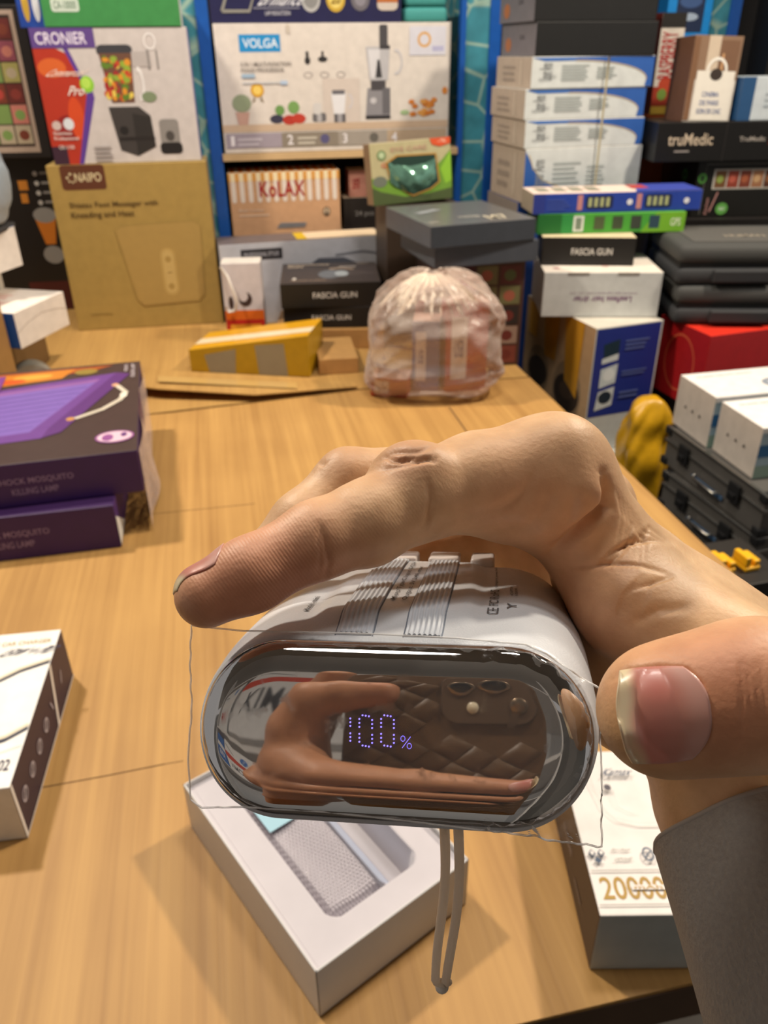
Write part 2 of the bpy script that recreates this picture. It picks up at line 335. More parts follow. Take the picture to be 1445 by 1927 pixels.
b.p('front', 'product_picture', [PL([(0, .0), (.17, 0), (.3, .46), (.24, .8), (.14, .86), (0, .86)], '#b0331f'), EL(.1, .72, .09, .07, '#d2622a'), EL(.15, .28, .1, .1, '#8d1f1c'), EL(.2, .35, .05, .16, '#cf4a20'), EL(.06, .3, .03, .035, '#c9b7b2'), EL(.14, .31, .035, .045, '#d5dbe2'), R(0, .0, .1, .14, '#3c2233'),
    PL([(.165, 0), (.195, 0), (.34, .5), (.33, .58), (.3, .56)], '#5b3a93'), PL([(.19, .86), (.22, .86), (.3, .6), (.285, .57)], '#5b3a93'), EL(.305, .6, .045, .062, '#8cc63a'), EL(.3, .61, .03, .04, '#b3dc5a'),
    RR(.4, .8, .63, .88, .04, .03, '#3c3c42'), PL([(.41, .82), (.62, .82), (.6, .46), (.45, .46)], '#6b4a3a')] + fruits + [
    RING(.645, .6, .035, .13, .012, '#e8e6e6', a0=-100, a1=100), PL([(.42, .43), (.62, .43), (.69, .36), (.7, .12), (.57, .05), (.46, .1)], '#3d3938'), PL([(.57, .38), (.69, .35), (.7, .12), (.57, .05)], '#2c2928'), EL(.5, .25, .03, .035, '#1e1c1c'), R(.46, .17, .7, .2, '#231f1f'),
    RR(.74, .08, .87, .33, .03, .03, '#8a8683'), RR(.73, .06, .88, .15, .03, .03, '#1f1d1e'), EL(.805, .2, .03, .04, '#4a4644'), R(.62, .72, .74, .83, '#b5aeac'), RING(.75, .9, .04, .06, .008, '#f1eeee'), R(.72, .7, .735, .84, '#8a8583'), R(.78, .7, .79, .84, '#8a8583'), EL(.7, .5, .05, .04, '#7b8a6b')])
b.p('front', 'brand_panel', [R(0, .86, .4, 1, '#5e4489'), TX('CRONIER', .03, .885, .35, .97, '#e6def0')])
b.p('front', 'printed_text', [TX('Commercial', .04, .66, .27, .71, '#f0dcd0', it=1), TX('Pro', .17, .52, .27, .59, '#efe3dc', it=1), TX('Stainless', .03, .23, .15, .255, '#e5d8d2'), TX('Professional', .03, .19, .19, .215, '#e5d8d2'), TX('CR-1150', .05, .12, .15, .15, '#e5d8d2')] + lines(.28, .02, .4, .15, 4, '#a59d9b'))
b.p('right', 'side_print', [EL(.5, .5, .25, .35, '#8f8cc5'), R(.2, .04, .8, .3, '#3a4a9c')])
b = Box('appliance_box', 'green carton with a white rounded number label lying on the blender carton', 'box', (-.588, 1.65, .544), .236, .1, .06, 10, ['#3f8a4c', '#2f6c3a', '#e6e3da', '#63a06c'])
b.p('front', 'printed_text', [RR(.07, .38, .27, .72, .02, .08, '#c9d6cb'), TX('CA-10000', .09, .45, .25, .65, '#5c7a62'), TX('BLENDER', .03, .8, .3, 1.0, '#dfe8df')])
b = Box('gadget_box', 'small deep blue carton standing left of the green carton, above the blender carton', 'box', (-.642, 1.68, .544), .05, .06, .09, 10, '#2046a0')
b.p('front', 'printed_text', [EL(.3, .4, .12, .3, '#c9a23c'), EL(.65, .4, .12, .3, '#e0e0e8'), TX('eco', .2, .65, .8, .9, '#ffffff')])
b = Box('juicer_box', 'black carton with an orange drink glass picture, in the shade left of the mustard carton', 'box', (-.90, 1.78, .0005), .235, .12, .318, 8, '#16110f')
b.p('front', 'product_picture', [PL([(.68, .62), (.86, .62), (.82, .45), (.73, .45)], '#c8741f'), EL(.77, .64, .1, .05, '#8d8a86'), EL(.78, .38, .09, .06, '#8b8782'), LN([(.88, .66), (.93, .62), (.96, .5)], .035, '#9a9590'), R(.6, .8, .68, .86, '#c07a28'), R(.6, .72, .66, .78, '#c07a28')] + [EL(.76, .9 - .06 * k, .02, .015, '#b9b5b0') for k in range(4)] + [R(.8, .895 - .06 * k, .9, .91 - .06 * k, '#8b8782') for k in range(4)] + [R(.5, 0, 1, .2, '#4a1512')])
b = Box('grill_box', 'dark carton with a light framed food photo collage at the upper left edge', 'box', (-.868, 1.765, .3195), .198, .1, .265, 5, ['#201b1a', '#201b1a', '#2a2422', '#2a2422'])
cols = ['#a8a060', '#7a3a2a', '#8d3b33', '#7d9a55', '#b5433a', '#c47a6d', '#6a2c28', '#b8a98f', '#8f4a5a', '#963a3c']
sh = [R(-.0, .04, .9, .97, '#b5a090'), R(0, .08, .86, .94, '#3b2a24')]
for j in range(6):
    for i in range(5):
        sh.append(R(.02 + i * .168, .1 + j * .138, .02 + i * .168 + .155, .1 + j * .138 + .128, random.choice(cols))); sh.append(EL(.1 + i * .168, .16 + j * .138, .05, .035, random.choice(cols)))
b.p('front', 'food_photos', sh)
# left edge stack
Box('support_box', 'brown carton under the white and blue boxes at the left edge, mostly hidden', 'box', (-.93, 1.24, .0005), .30, .22, .112, 0, '#6d5234')
b = Box('router_box', 'white and blue carton with a curved line print, lowest of the left edge stack', 'box', (-.690, 1.215, .113), .145, .13, .055, -14, ['#2857a0', '#2857a0', '#ebe2d8', '#efe6dc'])
b.p('right', 'curve_print', [LN([(0, .45), (.2, .6), (.5, .7), (.8, .62), (1, .5)], .02, '#b9aca0', 2)]); b.p('top', 'printed_text', [TX('mini router', .2, .3, .7, .45, '#d89a8f')] + lines(.2, .5, .6, .75, 3, '#e3b5ac'))
b = Box('charger_box', 'small pale carton sandwiched in the middle of the left edge stack', 'box', (-.715, 1.25, .1687), .085, .09, .04, -4, ['#d8d2c8', '#d8d2c8', '#c5bfb4', '#e4ddd2'])
b.p('front', 'label', [R(.1, .2, .5, .8, '#2857a0'), TX('5V', .6, .3, .85, .7, '#777777')])
b = Box('router_box', 'white and blue carton uppermost of the left edge stack, under the grey pouch', 'box', (-.72, 1.235, .2092), .122, .11, .06, -14, ['#ece3d8', '#2857a0', '#ebe2d8', '#5d7fb8'])
b.p('front', 'curve_print', [LN([(.3, .45), (.5, .55), (.7, .5), (1, .62)], .02, '#b9aca0', 2)])
# grey padded bag on top
bm = bmesh.new(); bmesh.ops.create_icosphere(bm, subdivisions=4, radius=1)
for v in bm.verts:
    c = v.co; k = 1 + .05 * math.sin(c.x * 9) * math.cos(c.z * 7); v.co = Vector((math.copysign(abs(c.x) ** .6, c.x) * .06, math.copysign(abs(c.y) ** .7, c.y) * .04, math.copysign(abs(c.z) ** .6, c.z) * .065)) * k
o = bm_obj('padded_pouch', bm, mat('#9aa6b0', .45, bump=.3, scale=120), smooth=True); o.location = (-.622, 1.285, .336); o.rotation_euler = (0, .1, 0); tag(o, 'light grey padded pouch on top of the left edge stack', 'bag')
bm = bmesh.new(); zs = [-.062 + .0025 * i for i in range(4)]
rbox(bm, -.05, -.042, -.066, .05, .042, -.058, .003); bm_obj('hem', bm, mat('#3c3a3a', .9), o)
Box('shipping_carton', 'brown shipping carton cut by the left edge of the photo, behind the purple boxes', 'box', (-.72, 1.10, .0005), .155, .08, .19, -2, '#a57c48')
# grey tape roll lying in front of it
N = 40; V = []; Fc = []
prof = [(.022, 0), (.034, 0), (.034, .03), (.022, .03)]
for k in range(N):
    a = 2 * math.pi * k / N
    for r_, h_ in prof: V.append((r_ * math.cos(a), r_ * math.sin(a), h_))
for k in range(N):
    for q in range(4): Fc.append((k * 4 + q, ((k + 1) % N) * 4 + q, ((k + 1) % N) * 4 + (q + 1) % 4, k * 4 + (q + 1) % 4))
o = mesh_obj('tape_roll', V, Fc, mat('#a8a49a', .4)); o.location = (-.580, 1.258, .036); o.rotation_euler = (math.radians(90), 0, math.radians(25)); tag(o, 'grey roll of tape standing on edge below the left edge stack', 'tape')

# purple mosquito lamp cartons
GP = 'purple mosquito lamp cartons'
def lamp_print(b, full=True):
    b.p('front', 'printed_text', [TX('ELECTRIC SHOCK MOSQUITO', .24, .5, .72, .66, '#8f7aa8'), TX('KILLING LAMP', .46, .27, .65, .42, '#8f7aa8')])
    if full:
        b.p('top', 'product_picture', [PL([(-.0, .78), (.78, .93), (.86, .97), (0, .97)], '#a5521f'), PL([(.2, .8), (.6, .85), (.66, .96), (.2, .94)], '#c87a22'), EL(.72, .91, .06, .035, '#8f7a35'), EL(.45, .9, .1, .03, '#e0a03c'), EL(.35, .86, .07, .03, '#c9541c'),
            PL([(0, .12), (0, .2), (.24, .2), (.3, .13), (.1, .11)], '#6e4038'), PL([(.08, .72), (.5, .8), (.88, .86), (.95, .83), (.66, .24), (.58, .2), (0, .16), (0, .5)], '#6a3f8a'), PL([(.1, .7), (.8, .8), (.52, .27), (0, .22), (0, .5)], '#7b5fae'), PL([(.1, .7), (.8, .8), (.78, .76), (.06, .66)], '#8a5a9c')]
            + [LN([(.01, .26 + .05 * k), (.53 + .03 * k, .32 + .055 * k)], .006, '#5f4a94', .8) for k in range(8)]
            + [PL([(.58, .2), (.66, .24), (.95, .83), (.88, .86), (.6, .29)], '#5b2f74'), EL(.88, .70, .018, .018, '#d9a07a'), EL(.69, .36, .02, .018, '#c08a4a'), LN([(.71, .36), (.83, .43), (.91, .52), (.935, .6), (.89, .69)], .022, '#cfc4b2', .8), EL(.925, .57, .018, .03, '#e5dccb')])
        b.p('top', 'corner_badge', [EL(.9, .14, .085, .055, '#8d4f8c'), EL(.9, .14, .076, .047, '#d9b9c9'), EL(.87, .135, .025, .03, '#8d4f8c'), EL(.94, .15, .014, .018, '#5f2f74')])
        b.p('top', 'printed_text', [TX('KILLING LAMP', .955, .78, .975, .95, '#cfc3c9', 90), TX('MOSQUITO', .92, .86, .94, .95, '#cfc3c9', 90), R(.22, .75, .31, .93, '#7a3f8c'), TX('Exigent', .235, .77, .29, .92, '#e0d0d8', 90)])
a = Box('mosquito_lamp_box', 'purple carton with an opened white lined corner, underneath the other mosquito lamp carton', 'box', (-.566, .736, .0005), .264, .30, .056, 12, ['#35155e', '#35155e', '#4a2b70', '#3b2150'], GP); lamp_print(a, False)
a.p('right', 'torn_flap', [PL([(0, .05), (.0, .75), (.2, .06)], '#e6e6e0')])
a = Box('mosquito_lamp_box', 'purple carton with a violet lamp picture on its lid, on another purple carton', 'box', (-.534, .759, .0575), .262, .315, .053, 14, ['#35155e', '#35155e', '#4d2f5e', '#43322f'], GP); lamp_print(a)
bm = bmesh.new(); bmesh.ops.create_grid(bm, x_segments=10, y_segments=24, size=.5)
for v in bm.verts:
    x, y = v.co.x + .5, v.co.y + .5
    v.co = Vector((.2635 + .004 * math.sin(y * 9) * x + .010 * max(0, math.sin(y * 7 - 1)) * (1 - x) , .003 + y * .30, -.052 + .104 * x))
wrap = bm_obj('clear_wrap', bm, film_mat('clear_wrap', '#e8d8d8', .86, .2, .8, 90), a.o, smooth=True)

# navy and white charger box
b = Box('car_charger_box', 'white carton with navy stripes and a navy icon side at the lower left edge', 'box', (-.340, .380, .0005), .075, .180, .054, 8, ['#dcdcdc', '#dcdcdc', '#2b1f3a', '#f1eee9'])
b.p('right', 'icon_row', [PL([(.0, 0), (.02, 0), (0.02, 1), (0, 1)], '#e8e4de'), PL([(0, .0), (1, .0), (1, .04), (0, .04)], '#d8d4d0'), PL([(.62, 0), (.65, 0), (.74, 1), (.71, 1)], '#e8e4de')] +
    sum([[RING(.1 + .13 * k, .5, .035, .11, .008, '#b0aab8'), LN([(.08 + .13 * k, .42), (.12 + .13 * k, .58)], .03, '#c9c4ce', 3.2)] for k in range(4)], []) + [LN([(.62, .42), (.6, .6)], .03, '#b0aab8', 3), LN([(.8, .42), (.83, .6)], .03, '#b0aab8', 3)])
b.p('top', 'printed_text', [TX('WIRELESS CAR CHARGER', -.0, .9, .93, .93, '#b59a5c'), TX('15W + PD', .35, .82, .93, .87, '#2b2440', it=1), TX('NO.A02', .55, .09, .93, .15, '#2b2440')])
b.p('top', 'stripes', [LN([(.0, .52), (.4, .63), (.7, .72), (.99, .77)], .018, '#d9cdb4', .45), LN([(.0, .5), (.4, .61), (.7, .70), (.99, .75)], .012, '#1e2544', .45), LN([(.0, .22), (.5, .24), (.8, .28), (.99, .34)], .018, '#d9cdb4', .45), LN([(.0, .2), (.5, .22), (.8, .26), (.99, .32)], .013, '#1e2544', .45), LN([(.0, .12), (.6, .16), (.99, .22)], .003, '#b9b2a8', .45)])

# ------------------------------------------------------------------ rack contents
c10, s10 = math.cos(math.radians(10)), math.sin(math.radians(10))
def RK(x, y, z): return (-.352 + c10 * x - s10 * y, 1.815 + s10 * x + c10 * y, z)
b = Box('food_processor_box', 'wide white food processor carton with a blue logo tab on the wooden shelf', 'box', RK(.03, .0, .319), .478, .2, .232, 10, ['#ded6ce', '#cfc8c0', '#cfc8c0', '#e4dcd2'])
b.p('front', 'brand_tab', [R(.1, .79, .27, .92, '#1f8fcf'), TX('VOLGA', .115, .82, .26, .89, '#eaf6ff')])
b.p('front', 'product_picture', [R(0, .17, 1, .23, '#cdb49b'), R(.44, .23, .6, .58, '#d5c9c0'), EL(.38, .72, .012, .03, '#2f2d2e'), R(.374, .72, .386, .79, '#2f2d2e'), EL(.445, .73, .02, .022, '#2f2d2e'), R(.44, .73, .45, .79, '#2f2d2e')]
    + [RING(.38 + .07 * k, .61, .02, .025, .005, '#b0a8a4') for k in range(3)]
    + [PL([(.475, .47), (.54, .47), (.53, .3), (.485, .3)], '#e7e7ec'), R(.48, .455, .535, .49, '#6c6a70'), R(.485, .23, .535, .3, '#5d5a5e'), R(.5, .23, .52, .3, '#a5a3a8'), RING(.55, .4, .02, .06, .006, '#cfcbd0', a0=-90, a1=90),
       RR(.39, .24, .45, .31, .01, .02, '#6d6a6c'), RR(.395, .3, .43, .39, .01, .02, '#d5d2d0'), R(.41, .24, .43, .3, '#b5b3b6'),
       PL([(.625, .27), (.735, .27), (.735, .5), (.635, .5)], '#8f8d92'), R(.625, .25, .735, .28, '#2d2b2f'), R(.65, .48, .715, .56, '#4b484c'), PL([(.63, .82), (.735, .82), (.725, .56), (.645, .56)], '#bdbcc0'), PL([(.64, .8), (.69, .8), (.69, .58), (.65, .58)], '#dad9dd'), PL([(.67, .58), (.7, .58), (.69, .72), (.68, .72)], '#39373b'), RR(.69, .8, .725, .985, .008, .015, '#4a484c'), R(.69, .8, .735, .83, '#3c3a3e'), RING(.76, .7, .03, .1, .007, '#c9c7cb', a0=-100, a1=100), EL(.66, .4, .014, .025, '#c8c6ca'), R(.7, .29, .735, .5, '#6a686d'),
       EL(.235, .27, .03, .035, '#3b3a4e'), EL(.29, .26, .03, .04, '#b8392c'), EL(.33, .27, .03, .04, '#c23f2f'), EL(.25, .34, .02, .04, '#6f9a54'), EL(.31, .36, .025, .05, '#7aa35d'), PL([(.06, .33), (.12, .33), (.11, .23), (.07, .23)], '#c9a294'), EL(.09, .4, .04, .07, '#93a083'),
       EL(.16, .5, .028, .055, '#d9a32f'), EL(.16, .5, .018, .035, '#f0cf6a'), PL([(.145, .46), (.135, .4), (.15, .42)], '#8a7a60'), PL([(.175, .46), (.185, .4), (.17, .42)], '#8a7a60')]
    + [EL(.83 + .11 * random.random(), .28 + .13 * random.random(), .014, .02, random.choice(['#d98a3d', '#e0a052', '#cc7a30']), 10) for _ in range(22)] + [EL(.98, .47, .012, .03, '#d98a3d'), EL(.8, .3, .02, .02, '#9fb98a'), R(.82, .75, .98, .97, '#d5d5e0')]
    + [RING(.885, .87, .03, .06, .01, '#d8a55a'), R(.92, .78, .97, .82, '#b5b5d5')])
b.p('front', 'step_strip', [R(0.01, .04, .25, .16, '#a49aa6'), R(.25, .04, .5, .16, '#8f8578'), R(.5, .04, .72, .16, '#a59c92'), R(.72, .04, .99, .16, '#bba58c'), TX('1', .03, .06, .045, .14, '#f2eef2'), TX('2', .275, .06, .3, .14, '#f2eef2'), TX('3', .52, .06, .54, .14, '#f2eef2'), TX('4', .74, .06, .765, .14, '#f2eef2'), EL(.44, .1, .02, .04, '#5d5a82'), EL(.66, .1, .02, .04, '#6a665f')] + lines(.06, .06, .17, .14, 2, '#c9c2cc') + lines(.32, .06, .41, .14, 2, '#c9c2b4'))
b.p('front', 'printed_text', [TX('5 IN 1 MULTI-FUNCTION', .1, .685, .31, .715, '#7c7672'), TX('FOOD PROCESSOR', .1, .64, .28, .67, '#7c7672'), R(.1, .595, .155, .625, '#9fb9d0'), R(.1, .55, .26, .56, '#c2c6cc'), R(.26, .54, .29, .57, '#b5c9e2')])
b.p('front', 'tape_strip', [PL([(.995, .0), (1, .0), (1, 1), (.995, 1)], '#b8b0aa'), PL([(.3, .995), (.3, .93), (.31, .93), (.31, .995)], '#cfc4b5')])
b = Box('kitchen_set_box', 'dark navy carton with round award badges on top of the wide white carton', 'box', RK(.028, .004, .5515), .378, .18, .08, 10, ['#20204a', '#20204a', '#20204a', '#2a2a55'])
for q_ in ([EL(.52, .5, .05, .28, '#b5b5b5'), EL(.52, .5, .038, .2, '#8a8a8a')], [EL(.65, .5, .05, .28, '#c9a63a'), EL(.65, .5, .036, .2, '#e6cf72')], [EL(.78, .5, .05, .26, '#6c6870'), EL(.78, .5, .03, .16, '#8a8690')], [RR(.87, .25, .98, .7, .03, .1, '#cbbfb5'), R(.87, .42, .98, .5, '#b5652a')]): b.p('front', 'badge', q_)
b.p('front', 'printed_text', [LN([(.06, .25), (.1, .7), (.24, .7), (.2, .25), (.06, .25)], .07, '#8f8d86', 4.7), TX('Brilliance', .24, .36, .46, .66, '#d9d9e2', it=1), R(.22, .3, .46, .32, '#9a9aac'), TX('LAP INDUCTION', .28, .16, .41, .25, '#c9c9d2'), TX('20', .625, .4, .675, .58, '#8a6d1c')])
bm = bmesh.new(); rbox(bm, 0, 0, 0, .092, .12, .026, .011, 4); rbox(bm, .002, .002, .026, .09, .12, .05, .011, 4)
o = bm_obj('folded_towel', bm, mat('#3f9490', .7, bump=.3, scale=200), smooth=True); o.location = RK(.412, .01, .5515); o.rotation_euler.z = math.radians(10); tag(o, 'folded teal cloth beside the navy carton above the wide white carton', 'cloth')
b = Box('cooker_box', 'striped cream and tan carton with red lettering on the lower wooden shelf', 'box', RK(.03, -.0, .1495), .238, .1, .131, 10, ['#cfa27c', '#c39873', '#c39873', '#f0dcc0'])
sh = []
for k in range(13):
    u = .02 + k * .076; sh += [R(u, .58, u + .04, .97, '#e9ddd2'), EL(u + .02, .585, .02, .045, '#e9ddd2')]
sh += [R(0, .87, 1, 1, '#dfa050')] + [R(.02 + k * .076, .87, .06 + k * .076, 1, '#f6e6bf') for k in range(13)]
b.p('front', 'stripes', sh); b.p('top', 'stripes', [R(.02 + k * .076, 0, .06 + k * .076, 1, '#d9842e') for k in range(13)])
b.p('front', 'printed_text', [TX('KoLAX', .27, .62, .68, .86, '#a81420'), TX('Multi Cooker', .07, .4, .3, .45, '#e3c9b0'), R(.07, .33, .34, .35, '#e3c9b0')]); b.p('front', 'round_mark', [EL(.87, .36, .035, .075, '#6f5a45'), EL(.87, .36, .025, .055, '#d9c2a5'), EL(.87, .33, .014, .03, '#5a4838'), EL(.87, .38, .009, .02, '#5a4838'), PL([(.4, .13), (.44, .21), (.68, .2), (.66, .13)], '#8d8a8c'), R(.42, .16, .66, .18, '#565457')])
b = Box('small_parcel', 'small dark carton tucked beside the striped carton on the lower shelf', 'box', RK(.278, .02, .1495), .085, .1, .07, 10, ['#26211f', '#1c1817', '#1c1817', '#b09a80'])
b.p('front', 'printed_text', [TX('24 pcs', .3, .4, .8, .6, '#8a8580')])
b = Box('tea_box', 'small reddish cream carton on the dark parcel beside the leaning green box', 'box', RK(.292, .025, .22), .04, .06, .055, 10, ['#b07a6a', '#8c4a40', '#b5a090', '#c9b5a0'])
b.p('front', 'printed_text', [TX('tea', .15, .3, .6, .7, '#8c1f1f', 90)])

# leaning green eye massager box on a hidden carton
Box('plain_carton', 'plain dark carton standing behind the slate grey boxes', 'box', (.012, 1.58, .0005), .14, .09, .2495, 14, '#3b2f26')
b = Box('eye_mask_box', 'green and pale carton with a cut window showing a shiny mask, tilted against the shelf', 'box', (-.012, 1.575, .2505), .156, .045, .106, 16, ['#b9b087', '#8b6f52', '#8fb53f', '#cdb9a0'])
b.o.rotation_euler = (math.radians(-6), math.radians(-2.5), math.radians(16))
b.p('front', 'leaf_print', [PL([(0, 0), (1, 0), (1, .8), (.85, .6), (.6, .35), (.3, .42), (.12, .38), (0, .45)], '#6f9a34'), PL([(0, 0), (1, 0), (1, .18), (.7, .12), (.4, .1), (.1, .22), (0, .3)], '#4c5a33'), PL([(.86, .5), (1, .78), (1, .3), (.92, .25)], '#8cc035'), EL(.1, .38, .09, .09, '#6d7466'), EL(.14, .8, .055, .08, '#6f8a5a'), EL(.14, .8, .035, .05, '#b9c9a0'), PL([(.74, 1), (.77, .9), (.87, .86), (1, .9), (1, 1)], '#d8552a'), TX('-%', .84, .92, .95, .98, '#f5c0a5')])
b.p('front', 'printed_text', [TX('EYE CARE', .26, .84, .7, .91, '#c09a85'), TX('G', .13, .6, .19, .68, '#cf6a50')])
wpoly = [(.2, .66), (.33, .76), (.8, .74), (.83, .3), (.72, .2), (.5, .12), (.42, .18), (.24, .38)]
b.p('front', 'window_frame', [PL([(.5 + (u - .5) * 1.06, .45 + (v - .45) * 1.08) for u, v in wpoly], '#b5883a'), PL(wpoly, '#1c3a30')], base=.0012)
V = []; Fc = []
nu, nv = 20, 14
for j in range(nv):
    for i in range(nu):
        u = i / (nu - 1); v = j / (nv - 1); x = .22 + .58 * u; y = (.68 - .34 * u * (1 - u)) * v + (1 - v) * (.36 - .35 * math.sin(math.pi * u) * .6)
        V.append((x * .156, -.002 - .008 * math.sin(math.pi * u) * math.sin(math.pi * v) - .001 * math.sin(u * 19 + v * 9), y * .106))
for j in range(nv - 1):
    for i in range(nu - 1): Fc.append((j * nu + i, j * nu + i + 1, (j + 1) * nu + i + 1, (j + 1) * nu + i))
mesh_obj('shiny_mask', V, Fc, mat('#84b8a2', .1, metal=.7, noise=.3, scale=40), b.o, smooth=True)['label'] = 'glossy green mask behind the window'

# slate boxes on the food carton
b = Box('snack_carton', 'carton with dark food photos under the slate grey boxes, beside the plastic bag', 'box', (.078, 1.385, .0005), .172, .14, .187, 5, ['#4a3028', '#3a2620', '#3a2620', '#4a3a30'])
sh = []
for j in range(5):
    for i in range(4): sh.append(R(.03 + .24 * i, .03 + .19 * j, .24 + .24 * i, .2 + .19 * j, random.choice(['#7a3b30', '#8d5a45', '#5a2a28', '#6f6b45', '#9a8070', '#2c2422']))); sh.append(EL(.13 + .24 * i, .11 + .19 * j, .06, .05, random.choice(['#a05a45', '#6b2a25', '#b59a80', '#55603a'])))
b.p('front', 'food_photos', sh)
GS = 'slate grey flat boxes'
b = Box('flat_gift_box', 'slate grey flat box directly on the food photo carton, lower of two', 'box', (.088, 1.34, .1885), .186, .185, .0345, 16, ['#464a52', '#52575f', '#383c44', '#55575c'], GS)
b = Box('flat_gift_box', 'slate grey flat box with pale lettering on its glossy lid, upper of two', 'box', (.080, 1.322, .2238), .19, .205, .0345, 20, ['#3d4148', '#53575f', '#383c44', '#5e5d5c'], GS, rough=.32)
b.p('top', 'printed_text', [TX('M7', .62, .1, .82, .28, '#c9bfa8'), TX('massage', .4, .22, .6, .32, '#a8a49c'), TX('pro', .06, .1, .14, .18, '#b5b0a5'), PL([(.1, .6), (.35, .72), (.42, .66), (.16, .54)], '#8d9094')])

# grey long box, fascia gun boxes, mug box, parcel
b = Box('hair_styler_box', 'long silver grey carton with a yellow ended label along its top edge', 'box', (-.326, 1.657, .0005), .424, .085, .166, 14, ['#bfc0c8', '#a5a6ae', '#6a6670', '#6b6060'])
b.p('front', 'printed_text', [R(.1, .8, .3, .93, '#2c2a30'), TX('PROFESSIONAL STYLER', .115, .84, .285, .89, '#b5b5bd'), TX('HAIR STRAIGHTENER', .8, .84, .97, .88, '#6e7078')])
b.p('front', 'product_picture', [LN([(.38, .58), (.48, .74), (.6, .73), (.78, .52), (.9, .4)], .07, '#5a5c66', 2.6), LN([(.76, .45), (.86, .36), (.95, .3)], .11, '#43444c', 2.6), LN([(.56, .8), (.7, .83), (.8, .78)], .02, '#84868f', 2.6), R(.03, .2, .1, .5, '#c9c9d2')])
b.p('top', 'label', [R(.38, .1, .8, .95, '#e6cfae'), R(.38, .1, .43, .95, '#d8b41a'), R(.82, .1, .98, .95, '#241f1f'), TX('4.8', .86, .3, .95, .8, '#d8c8b0')])
Box('flattened_carton', 'flat brown carton lying under the black massage gun boxes', 'box', (-.206, 1.50, .0005), .21, .14, .038, 1, '#b88a52')
Box('flattened_carton', 'low brown carton between the yellow parcel and the plastic bag', 'box', (-.112, 1.358, .0005), .07, .125, .028, 8, '#c0935a')
GF = 'black massage gun boxes'
def fascia(loc, W, D, H, yaw, label, lid=True, grp=GF):
    b = Box('massage_gun_box', label, 'box', loc, W, D, H, yaw, ['#141211', '#b9aaa0' if lid else '#141211', '#1b1817', '#3a3230'], grp, rough=.5)
    b.p('front', 'lettering', [TX('FASCIA GUN', .32, .38, .76, .62, '#d9d4cc')])
    if lid:
        b.p('top', 'product_picture', [R(.04, .06, .96, .97, '#352f30'), EL(.5, .4, .12, .2, '#5a6068'), EL(.62, .42, .07, .14, '#8a9298'), LN([(.5, .65), (.62, .7), (.75, .62)], .07, '#8f7f70', 1.2), LN([(.6, .75), (.78, .76)], .04, '#a89f98', 1.2), EL(.14, .2, .02, .05, '#c9c2ba')])
        b.p('top', 'lettering', [TX('MULTI-FUNCTION FASCIA', .06, .85, .5, .92, '#cbb9a5'), TX('GUN', .06, .74, .22, .82, '#cbb9a5'), TX('vibration 6 speed', .1, .08, .45, .13, '#b59a80'), TX('PRO', .8, .86, .92, .92, '#a09488')])
    return b
fascia((-.188, 1.512, .039), .17, .12, .04, 1, 'black lettered box at the bottom, under the other massage gun box behind the yellow parcel', False)
b = fascia((-.19, 1.505, .0795), .19, .165, .046, 4, 'black box with a picture lid, stacked on another black box behind the yellow parcel')
b = Box('mug_box', 'small pale carton with a red base and white strap, left of the black boxes', 'box', (-.305, 1.545, .0005), .075, .05, .155, 4, ['#cfc8cc', '#d5d0d0', '#c5bfc0', '#e0d8d0'])
b.p('front', 'colour_band', [R(0, 0, 1, .3, '#c0241c'), R(0, .3, 1, .42, '#dd6a1c'), R(.1, .16, .9, .24, '#e8a030'), EL(.55, .56, .17, .09, '#3d2c2c'), EL(.5, .6, .12, .07, '#cfc8cc'), EL(.18, .52, .06, .08, '#3d2c2c')])
tube('strap', [(.0, -.004, .15), (.012, -.012, .135), (.02, -.014, .11), (.026, -.014, .085), (.02, -.012, .068), (.008, -.01, .065), (.004, -.008, .075)], .0028, mat('#e9e4de', .5), b.o)
b = Box('taped_parcel', 'parcel wrapped in yellow and silver tape on the cardboard', 'parcel', (-.347, 1.385, .0008), .222, .105, .06, -10, ['#b08a16', '#c49a1c', '#b08a16', '#d99f1c'], hl=(.04, .076), rough=.3)
def pm(u, v, h): return (u * .222, -h, v * (.04 + .036 * u))
for q_ in ([(.16, 0), (.38, 0), (.4, .84), (.13, .72)], [(.58, 0), (.82, 0), (.8, .86), (.56, .9)]): build_print('silver_tape', [PL(q_, '#8f8570')], pm, b.o, rough=.25)
build_print('pale_tape', [PL([(0, .28), (1, .2), (1, .5), (0, .62)], '#e8d2a8'), PL([(0, .35), (1, .26), (1, .4), (0, .52)], '#efdfc0')], lambda u, v, h: (u * .222, v * .105, .04 + .036 * u + h), b.o, rough=.2)

# plastic bag with red boxes inside
cx, cy = .082, 1.285
GB = 'boxes inside the clear plastic bag'
for lab, l, dm, yw, c in (('red box at the right inside the clear plastic bag', (.105, 1.265, .001), (.07, .05, .15), 8, '#b3221c'), ('blue and white box in the middle inside the clear plastic bag', (.05, 1.275, .001), (.045, .05, .12), -6, '#6a6a9a'),
                      ('small red box lying at the lower left inside the clear plastic bag', (-.02, 1.255, .001), (.062, .05, .032), -12, '#b5301f'), ('pink topped box standing at the back inside the clear plastic bag', (.06, 1.335, .001), (.1, .035, .17), 4, '#c04a48')):
    bb = Box('red_box' if 'red' in lab else 'boxed_item', lab, 'box', l, *dm, yw, [c, c, c, '#d8b0a0'], GB)
    bb.p('front', 'white_panel', [R(.12, .15, .5, .85, '#e8dcd8'), TX('USB', .2, .4, .42, .6, '#3a3a7a')])
bm = bmesh.new(); bmesh.ops.create_icosphere(bm, subdivisions=6, radius=1)
